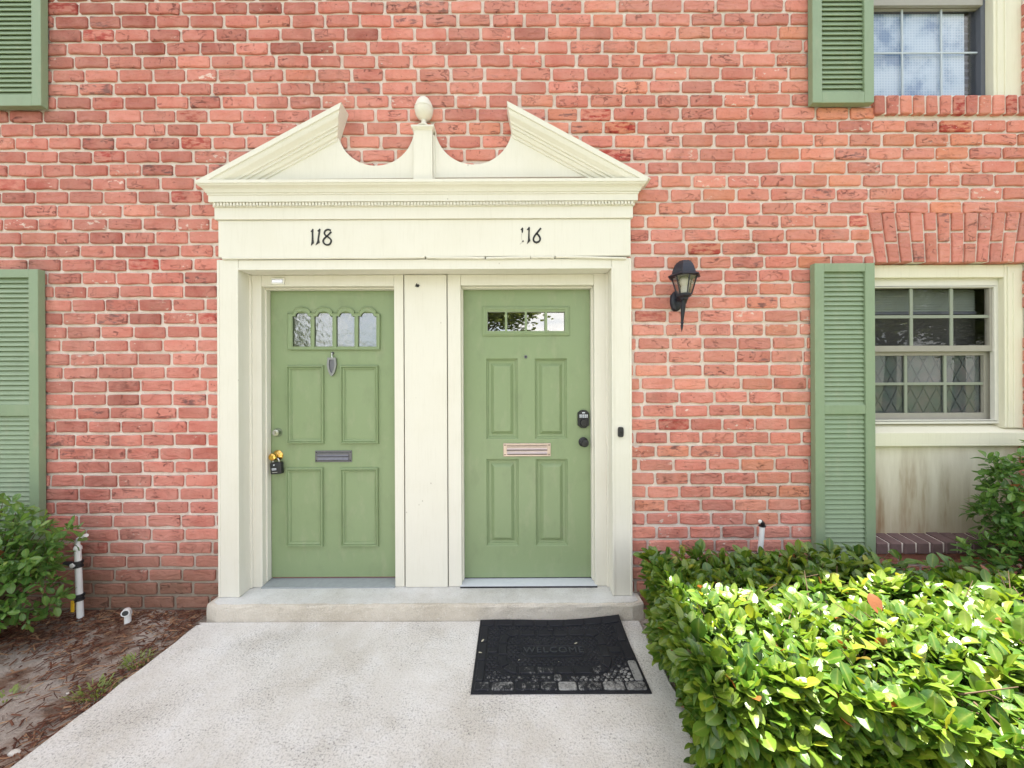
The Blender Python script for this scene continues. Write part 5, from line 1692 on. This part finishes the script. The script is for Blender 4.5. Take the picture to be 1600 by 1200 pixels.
def shoots(points, rg, leaf_len, per, spread=1.0):
    """points: (position, outward normal). Returns leaf records (pos, dir, side, normal, length, variant)"""
    out = []
    for p, nrm, depth in points:
        d = (nrm + Vector((rg.gauss(0, .35), rg.gauss(0, .35), rg.gauss(0.35, .3)))).normalized()
        a0 = rg.uniform(0, 6.28)
        t1 = d.orthogonal().normalized()
        t2 = d.cross(t1)
        for k in range(per):
            a = a0 + k * 2.4
            h = k / per
            tilt = R(78 - 52 * h + rg.uniform(-14, 14)) * spread
            rad = t1 * math.cos(a) + t2 * math.sin(a)
            ld = (d * math.cos(tilt) + rad * math.sin(tilt)).normalized()
            base = p + d * (h * 0.055 - 0.02) + rad * 0.004
            L = leaf_len * rg.choice((0.55, 0.75, 0.85, 0.95, 1.0, 1.1, 1.22)) * rg.uniform(0.92, 1.08) * (1.0 - 0.28 * h)
            X, S, N = frame_for(ld, rg.gauss(0, 0.35), rg)
            out.append((base, X, S, N, L, rg.randrange(len(LEAVES)), depth, h))
    return out

def foliage(root, leaves, mat, rg, singles, tone_fn):
    """the leaves that show largest stand alone, the rest are joined"""
    camp = Vector((0, -DIST, EYE))
    def score(l):
        c = l[0] + l[1] * l[4] * 0.5
        v = c - camp
        if v.y < 0.2: return 1e9
        u, w = v.x / v.y * FPX + 800, -v.z / v.y * FPX + 600
        if not (15 < u < 1585 and 15 < w < 1185): return 1e9
        return v.length * (1.0 + 12 * max(0, l[6])) / l[4]
    order = sorted(range(len(leaves)), key=lambda i: score(leaves[i]))
    pick = [i for i in order[:singles] if score(leaves[i]) < 1e8]
    chosen = set(pick)
    meshes = []
    for vs, fs in LEAVES:
        me = bpy.data.meshes.new('leaf')
        me.from_pydata(vs, [], fs)
        me.materials.append(M[mat])
        me.polygons.foreach_set('use_smooth', [True] * len(me.polygons))
        ca = me.color_attributes.new('tone', 'FLOAT_COLOR', 'POINT')
        ca.data.foreach_set('color', [c for i in range(len(vs)) for c in (0, 0, 0, 1.0 if i % 3 == 1 else 0.0)])
        meshes.append(me)
    o = origin(root)
    for i in pick:
        p, X, S, N, L, k, dep, h = leaves[i]
        ob = link('leaf', meshes[k], root, color=(*tone_fn(leaves[i]), 1))
        m = Matrix((X, S, N)).transposed().to_4x4() @ Matrix.Scale(L, 4)
        m.translation = p - o
        ob.matrix_basis = m
    # joined remainder, one mesh over all leaf shapes
    vs_all, fs_all, tn_all = [], [], []
    cnt = 0
    for k, (bv, bf) in enumerate(LEAVES):
        sel = [l for i, l in enumerate(leaves) if l[5] == k and i not in chosen]
        if not sel: continue
        bv = np.array(bv); bf = np.array(bf)
        A = np.array([[(l[1] * l[4])[:], (l[2] * l[4])[:], (l[3] * l[4])[:]] for l in sel])
        T = np.array([l[0][:] for l in sel])
        V = np.einsum('vj,njk->nvk', bv, A) + T[:, None, :] - np.array(o)
        F = bf[None] + (np.arange(len(sel)) * len(bv))[:, None, None] + cnt
        cnt += len(sel) * len(bv)
        tn = np.array([tone_fn(l) for l in sel])
        vs_all.append(V.reshape(-1, 3)); fs_all.append(F.reshape(-1, 4)); tn_all.append(np.repeat(tn, len(bv), axis=0))
    V, F, T = np.concatenate(vs_all), np.concatenate(fs_all), np.concatenate(tn_all)
    me = bpy.data.meshes.new('foliage')
    me.vertices.add(len(V)); me.vertices.foreach_set('co', V.reshape(-1))
    me.loops.add(F.size); me.loops.foreach_set('vertex_index', F.reshape(-1).astype(np.int32))
    me.polygons.add(len(F)); me.polygons.foreach_set('loop_start', (np.arange(len(F)) * 4).astype(np.int32))
    me.update(calc_edges=True)
    me.polygons.foreach_set('use_smooth', [True] * len(F))
    ca = me.color_attributes.new('tone', 'FLOAT_COLOR', 'POINT')
    ca.data.foreach_set('color', np.concatenate([T, (np.arange(len(T)) % 3 == 1).astype(float)[:, None]], axis=1).reshape(-1))
    me.materials.append(M[mat])
    return tag(link('foliage', me, root), kind='stuff')

HX0 = 0.745
def hedge_end(y): return 0.15 * (min(0.0, max(-1.3, y)) + 0.78)
def hedge_back(x): return -0.24 - 0.22 * min(1, max(0, (x - 1.9) / 0.6))
def hedge_front(x): return -1.20 - 0.36 * max(0, x - 0.8)
def hedge_top(x, y): return 0.480 + 0.024 * math.sin(x * 5.3 + y * 2) + 0.018 * math.sin(y * 9 + x * 3) + 0.012 * math.sin(x * 17 - y * 13)

def build_hedge():
    rg = random.Random(11)
    root = thing('clipped_hedge', (1.6, -0.7, -0.02), 'clipped broadleaf hedge with sunlit top filling the lower right corner', 'hedge')
    pts = []
    x1 = 3.5
    def top_z(x, y):
        e = min(x - HX0, y - hedge_front(x), hedge_back(x) - y)
        return hedge_top(x, y) - 0.10 * max(0, 1 - e / 0.17) ** 2
    for _ in range(1550):                                            # top
        x = HX0 + (x1 - HX0) * rg.random() ** 1.15
        y = hedge_front(x) + (hedge_back(x) - hedge_front(x)) * rg.random()
        if y < -DIST + 0.5: continue
        dep = abs(rg.gauss(0, 0.035))
        e0, e1 = x - HX0, y - hedge_front(x)
        n = Vector((-max(0, 1 - e0 / 0.12), -max(0, 1 - e1 / 0.12), 1.0)).normalized()
        pts.append((Vector((x, y, top_z(x, y) - dep - 0.02)), n, dep))
    for _ in range(880):                                            # front
        x = HX0 + (1.95 - HX0) * rg.random()
        z = 0.0 + 0.46 * rg.random() ** 0.8
        dep = abs(rg.gauss(0, 0.04))
        y = hedge_front(x) + dep + 0.045 * math.sin(z * 13 + x * 8) + 0.12 * (1 - z / 0.46) * 0.4
        pts.append((Vector((x, y, z)), Vector((-0.1, -1, 0.25)).normalized(), dep))
    for _ in range(700):                                             # end facing the walk
        y = hedge_front(HX0) + (hedge_back(HX0) - hedge_front(HX0)) * rg.random()
        z = 0.03 + 0.44 * rg.random() ** 0.8
        dep = abs(rg.gauss(0, 0.04))
        x = HX0 + dep + 0.025 * math.sin(z * 13 + y * 7) + 0.05 * (1 - z / 0.46)
        pts.append((Vector((x, y, z)), Vector((-1, 0, 0.25)).normalized(), dep))
    for _ in range(260):                                             # back
        x = HX0 + (x1 - HX0) * rg.random()
        z = 0.1 + 0.38 * rg.random()
        pts.append((Vector((x, hedge_back(x) - 0.02, z)), Vector((0, 1, 0.3)).normalized(), 0.05))
    # stray shoot reaching over the mat side
    for _ in range(3):
        pts.append((Vector((0.715 + rg.uniform(-0.01, 0.02), -0.68 + rg.uniform(-0.02, 0.02), 0.20 + rg.uniform(-0.03, 0.03))), Vector((-1.6, -0.5, -0.1)), 0.0))
    pts = [(p + Vector((hedge_end(p.y) * max(0.0, 1 - (p.x - HX0) / 0.6), 0, 0)), n_, d_) for p, n_, d_ in pts]
    lv = shoots(pts, rg, 0.081, 6)
    tr = random.Random(12)
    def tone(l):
        fresh_lit = 0.28 * l[7] + 0.42 * tr.random() + 0.19 - 2.4 * l[6]  # tips paler; sun on outer leaves and shade deeper in put into tone
        return (max(0.0, min(1.0, fresh_lit + (0.22 if tr.random() < 0.10 else 0))), tr.random(), tr.random())
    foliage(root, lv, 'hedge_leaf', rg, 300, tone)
    # branches
    tw = MB()
    for i in range(170):
        x = HX0 + 0.10 + (2.6 - HX0) * rg.random(); y = hedge_front(x) + 0.10 + (hedge_back(x) - hedge_front(x) - 0.2) * rg.random()
        b0 = Vector((x + rg.uniform(-.1, .1), y + rg.uniform(-.1, .1), -0.03)); top = Vector((x + rg.uniform(-.15, .15), y + rg.uniform(-.15, .15), hedge_top(x, y) - 0.03))
        mid = (b0 + top) / 2 + Vector((rg.uniform(-.05, .05), rg.uniform(-.05, .05), 0))
        tw.tube([b0, mid, top], [0.006, 0.004, 0.002], 5)
        for _ in range(3):
            s = mid + (top - mid) * rg.random()
            tw.tube([s, s + Vector((rg.uniform(-.12, .12), rg.uniform(-.12, .12), rg.uniform(.02, .12)))], [0.003, 0.0015], 4)
    for i in range(260):                                             # clipped twig ends among the outer leaves
        p, nrm, dep = pts[rg.randrange(len(pts))]
        d = (nrm + Vector((rg.gauss(0, .4), rg.gauss(0, .4), rg.gauss(0.2, .3)))).normalized()
        tw.tube([p - d * 0.14, p - d * 0.05 + Vector((rg.gauss(0, .006), rg.gauss(0, .006), 0)), p + d * rg.uniform(0.01, 0.045)], [0.0035, 0.003, 0.0022], 5)
    tw.build('branches', 'twig', root, kind='stuff')
    # dense inside growth, tone kept darkest to paint the shade in the gaps
    inner = []
    for _ in range(900):
        x = HX0 + 0.08 + (3.3 - HX0) * rg.random(); y = hedge_front(x) + 0.08 + (hedge_back(x) - hedge_front(x) - 0.12) * rg.random()
        inner.append((Vector((x, y, 0.05 + 0.36 * rg.random())), Vector((rg.uniform(-1, 1), rg.uniform(-1, 1), 0.3)).normalized(), 0.25))
    lv2 = shoots(inner, rg, 0.085, 5)
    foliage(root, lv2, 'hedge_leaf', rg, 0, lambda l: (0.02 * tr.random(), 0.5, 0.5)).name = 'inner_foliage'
build_hedge()

def build_shrub(name, blobs, base, label, nshoot, leaf_len, seed, singles, light=0.0):
    rg = random.Random(seed)
    root = thing(name, base, label, 'shrub')
    pts = []
    tot = sum(b[1][0] * b[1][2] for b in blobs)
    for c, r in blobs:
        k = int(nshoot * r[0] * r[2] / tot)
        for _ in range(k):
            d = Vector((rg.gauss(0, 1), rg.gauss(0, 1), rg.gauss(0, 1))).normalized()
            dep = 1 - rg.random() ** 2 * 0.55
            p = Vector((c[0] + d.x * r[0] * dep, c[1] + d.y * r[1] * dep, c[2] + d.z * r[2] * dep))
            if p.y > -0.03: p.y = -0.03 - rg.random() * 0.03
            if p.z < 0: continue
            pts.append((p, d, (1 - dep) * 0.4))
    lv = shoots(pts, rg, leaf_len, 6)
    tr = random.Random(seed + 1)
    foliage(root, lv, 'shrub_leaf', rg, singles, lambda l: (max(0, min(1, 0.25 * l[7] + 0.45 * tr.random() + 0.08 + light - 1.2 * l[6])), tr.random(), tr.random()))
    tw = MB()
    b0 = Vector(base)
    for i in range(0, len(pts), 7):
        p = pts[i][0]
        m = b0.lerp(p, 0.5) + Vector((0, 0, 0.06))
        tw.tube([b0 + Vector((rg.uniform(-.04, .04), rg.uniform(-.04, .04), -0.02)), m, p], [0.007, 0.004, 0.0015], 5)
    tw.build('branches', 'twig', root, kind='stuff')
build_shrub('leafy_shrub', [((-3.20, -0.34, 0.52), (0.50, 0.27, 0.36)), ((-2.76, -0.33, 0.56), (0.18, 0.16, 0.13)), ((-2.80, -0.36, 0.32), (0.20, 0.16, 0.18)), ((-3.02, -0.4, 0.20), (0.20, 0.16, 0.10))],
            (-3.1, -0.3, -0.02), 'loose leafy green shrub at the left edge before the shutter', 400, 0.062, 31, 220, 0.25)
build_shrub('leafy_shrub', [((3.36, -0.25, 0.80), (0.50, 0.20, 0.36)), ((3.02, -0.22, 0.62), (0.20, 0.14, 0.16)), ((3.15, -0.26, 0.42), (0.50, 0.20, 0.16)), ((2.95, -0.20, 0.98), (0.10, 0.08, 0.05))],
            (3.3, -0.25, -0.02), 'tall green shrub in front of the stained window panel', 420, 0.066, 41, 160, 0.18)

# weeds along the walk, mulch, stones, dry leaves
def build_ground_cover():
    rg = random.Random(77)
    def gp(px, py, z=0.0):
        d = FPX * (EYE - z) / (py - 600)
        return ((px - 800) / FPX * d, d - DIST)
    for k, (px, py, r, n, lab) in enumerate(((213, 1031, 0.055, 80, 'small green weed tuft at the walk edge nearest the step'), (147, 1077, 0.075, 110, 'spreading green weed tuft halfway along the walk edge'), (6, 1088, 0.05, 45, 'weed tuft in the bed at the far left'))):
        x, y = gp(px, py, -0.02)
        root = thing('weed_tuft', (x, y, -0.03), lab, 'weed', 'weeds in the soil bed')
        b = MB()
        for i in range(n):
            a = rg.uniform(0, 6.28); rr = r * math.sqrt(rg.random())
            bx, by = x + rr * math.cos(a) * 1.1, y + rr * math.sin(a)
            l = rg.uniform(0.02, 0.05)
            dx, dy = math.cos(a) * l * 0.7 + rg.uniform(-.01, .01), math.sin(a) * l * 0.7 + rg.uniform(-.01, .01)
            w = rg.uniform(0.002, 0.004)
            px_, py_ = -dy / l * w, dx / l * w
            z0 = -0.03
            b.add([(bx - px_, by - py_, z0), (bx + px_, by + py_, z0), (bx + dx * 0.6 + px_ * 1.3, by + dy * 0.6 + py_ * 1.3, z0 + l * 0.7), (bx + dx * 0.6 - px_ * 1.3, by + dy * 0.6 - py_ * 1.3, z0 + l * 0.7), (bx + dx, by + dy, z0 + l * 0.75)], [(0, 1, 2, 3), (3, 2, 4)])
        b.build('blades', 'weed_leaf', root, kind='stuff', color=(0.5, 0.4, 0.5, 1))
    # mulch: thin bark strips and needles, thick at the wall and in drifts
    base = [(-0.5, -0.5, 0), (0.5, -0.5, 0), (0.5, 0.5, 0), (-0.5, 0.5, 0), (-0.4, -0.3, 1), (0.4, -0.3, 1), (0.4, 0.3, 1), (-0.4, 0.3, 1)]
    bf = [(4, 5, 6, 7), (0, 1, 5, 4), (1, 2, 6, 5), (2, 3, 7, 6), (3, 0, 4, 7)]
    mats, tones = [], []
    while len(mats) < 5200:
        x = rg.uniform(-4.3, PATH_X0 - 0.005); y = rg.uniform(-1.6, -0.01)
        drift = 0.5 + 0.5 * math.sin(x * 3.1 + y * 5.2 + 1.3 * math.sin(y * 3))
        pr = 0.95 * max(0, 1 - abs(y) / 0.42) + 0.32 * drift ** 5 + (0.40 if x > PATH_X0 - 0.14 else 0) + 0.02
        if rg.random() > pr: continue
        L, w, h = rg.uniform(0.012, 0.065), rg.choice((0.0015, 0.002, 0.003, 0.005, 0.008)), rg.uniform(0.0015, 0.004)
        m = (Matrix.Rotation(rg.gauss(0.4, 1.0), 3, 'Z') @ Matrix.Rotation(rg.gauss(0, 0.15), 3, 'Y')) @ Matrix.Diagonal((L, w, h))
        z = -0.022 + 0.03 * max(0, 1 - abs(y + 0.1) / 0.35) + rg.uniform(0, 0.008)
        mats.append([[*m[0], x], [*m[1], y], [*m[2], z]])
        tones.append((rg.random() ** 1.4, rg.random(), rg.random()))
    o = joined('bark_mulch', base, bf, mats, tones, 'dry_leaf')
    tag(o, 'brown bark and needle mulch strewn over the bare bed', 'mulch')
    # pebbles that can be told apart
    for px, py, s, mat, lab in ((20, 1173, 0.024, 'stone_pale', 'pale stone at the near corner of the bed'), (251, 996, 0.015, 'stone_pale', 'white chip of stone beside the step corner'), (216, 1000, 0.009, 'stone_pale', 'tiny white pebble near the pipe stub'), (163, 976, 0.026, 'stone_brown', 'flat tan stone between the two white pipes'), (104, 1079, 0.008, 'stone_pale', 'tiny pale pebble beside the spreading weed')):
        x, y = gp(px, py, -0.02)
        b = MB()
        N = 9
        rs = []
        off = [rg.uniform(0.8, 1.2) for _ in range(N)]
        for r, z in ((0.8, -0.3), (1.0, 0.1), (0.75, 0.5), (0.3, 0.7)):
            rs.append([(x + s * r * off[i] * 1.15 * math.cos(2 * math.pi * i / N), y + s * r * off[i] * 0.8 * math.sin(2 * math.pi * i / N), -0.025 + s * z * 0.9) for i in range(N)])
        ob = b.rings(rs).build('stone', mat)
        tag(ob, lab, 'stone', 'stones lying in the bed', 'thing')
    # brown leaves at the foot of the hedge
    labs = ['curled brown leaf at the hedge foot beside the mat corner', 'rusty brown leaf leaning on the hedge foot', 'lowest brown leaf in the little heap by the hedge', 'tan leaf lying flat on the walk by the hedge', 'dark curled leaf tucked under the hedge end', 'orange brown leaf in the bottom of the hedge heap', 'dry leaf standing on edge by the hedge corner', 'small brown leaf furthest from the hedge']
    for k, (px, py) in enumerate(((1062, 1092), (1057, 1103), (1066, 1118), (1072, 1130), (1074, 1144), (1080, 1168), (1070, 1105), (1086, 1185))):
        x, y = gp(px, py, 0.02)
        bv, bf_ = leaf_base(0.3, 0.7, 0.6, k)
        m3 = Matrix.Rotation(rg.uniform(0, 6.28), 3, 'Z') @ Matrix.Rotation(rg.uniform(-0.8, 0.8), 3, 'X') @ Matrix.Rotation(rg.uniform(-0.5, 0.3), 3, 'Y')
        L = rg.uniform(0.05, 0.07)
        ob = MB().add([Vector((x + 0.02, y, 0.03 + 0.012 * (k % 3))) + m3 @ (Vector(v) * L - Vector((L / 2, 0, 0))) for v in bv], bf_).build('dry_leaf', 'dry_leaf', smooth=True, color=(rg.uniform(0.3, 0.9), 0.5, 0.5, 1))
        tag(ob, labs[k], 'dry leaf', 'dry leaves at the hedge foot', 'thing')
build_ground_cover()

# trees across the lawn, mirrored in the panes
def build_tree(x, y, h, r, seed, label):
    rg = random.Random(seed)
    root = thing('garden_tree', (x, y, -0.06), label, 'tree', 'trees across the lawn')
    t = MB()
    t.tube([(x, y, -0.1), (x + 0.1, y, h * 0.3), (x - 0.05, y + 0.1, h * 0.6), (x, y, h * 0.85)], [0.22, 0.17, 0.11, 0.04], 10)
    cl = []
    for i in range(26):
        a = rg.uniform(0, 6.28); e = rg.uniform(-0.5, 1.0)
        rr = r * math.sqrt(max(0.05, 1 - e * e)) * rg.uniform(0.5, 0.95)
        c = Vector((x + rr * math.cos(a), y + rr * math.sin(a), h * 0.62 + e * h * 0.34))
        cl.append((c, r * rg.uniform(0.22, 0.36)))
        s = Vector((x, y, h * rg.uniform(0.3, 0.6)))
        t.tube([s, s.lerp(c, 0.5) + Vector((0, 0, 0.15)), c], [0.06, 0.035, 0.012], 6)
    t.build('trunk', 'bark', root, True)
    base, bf = [(-0.5, -0.28, 0), (0.5, -0.22, 0.1), (0.55, 0.25, 0), (-0.45, 0.25, 0.1)], [(0, 1, 2, 3)]
    mats, tones = [], []
    for c, cr in cl:
        for _ in range(420):
            d = Vector((rg.gauss(0, 1), rg.gauss(0, 1), rg.gauss(0, .8)))
            p = c + d * cr * 0.55
            m = Matrix.Rotation(rg.uniform(0, 6.28), 3, 'Z') @ Matrix.Rotation(rg.uniform(-1.2, 1.2), 3, 'X') @ Matrix.Diagonal((0.19, 0.19, 0.19))
            mats.append([[*m[0], p.x], [*m[1], p.y], [*m[2], p.z]])
            tones.append((rg.random(), 0.5, rg.random()))
    joined('crown', base, bf, mats, tones, 'tree_leaf', root)
build_tree(-1.6, -15.0, 7.2, 3.0, 51, 'broad tree standing straight out from the doors across the lawn')
build_tree(15.0, -12.5, 8.0, 3.8, 52, 'broad tree standing well to the right across the lawn')
build_tree(19.5, -14.0, 7.5, 3.6, 54, 'spreading tree furthest to the right across the lawn')
build_tree(-15.5, -22.0, 6.5, 3.0, 53, 'lower tree far to the left across the lawn')
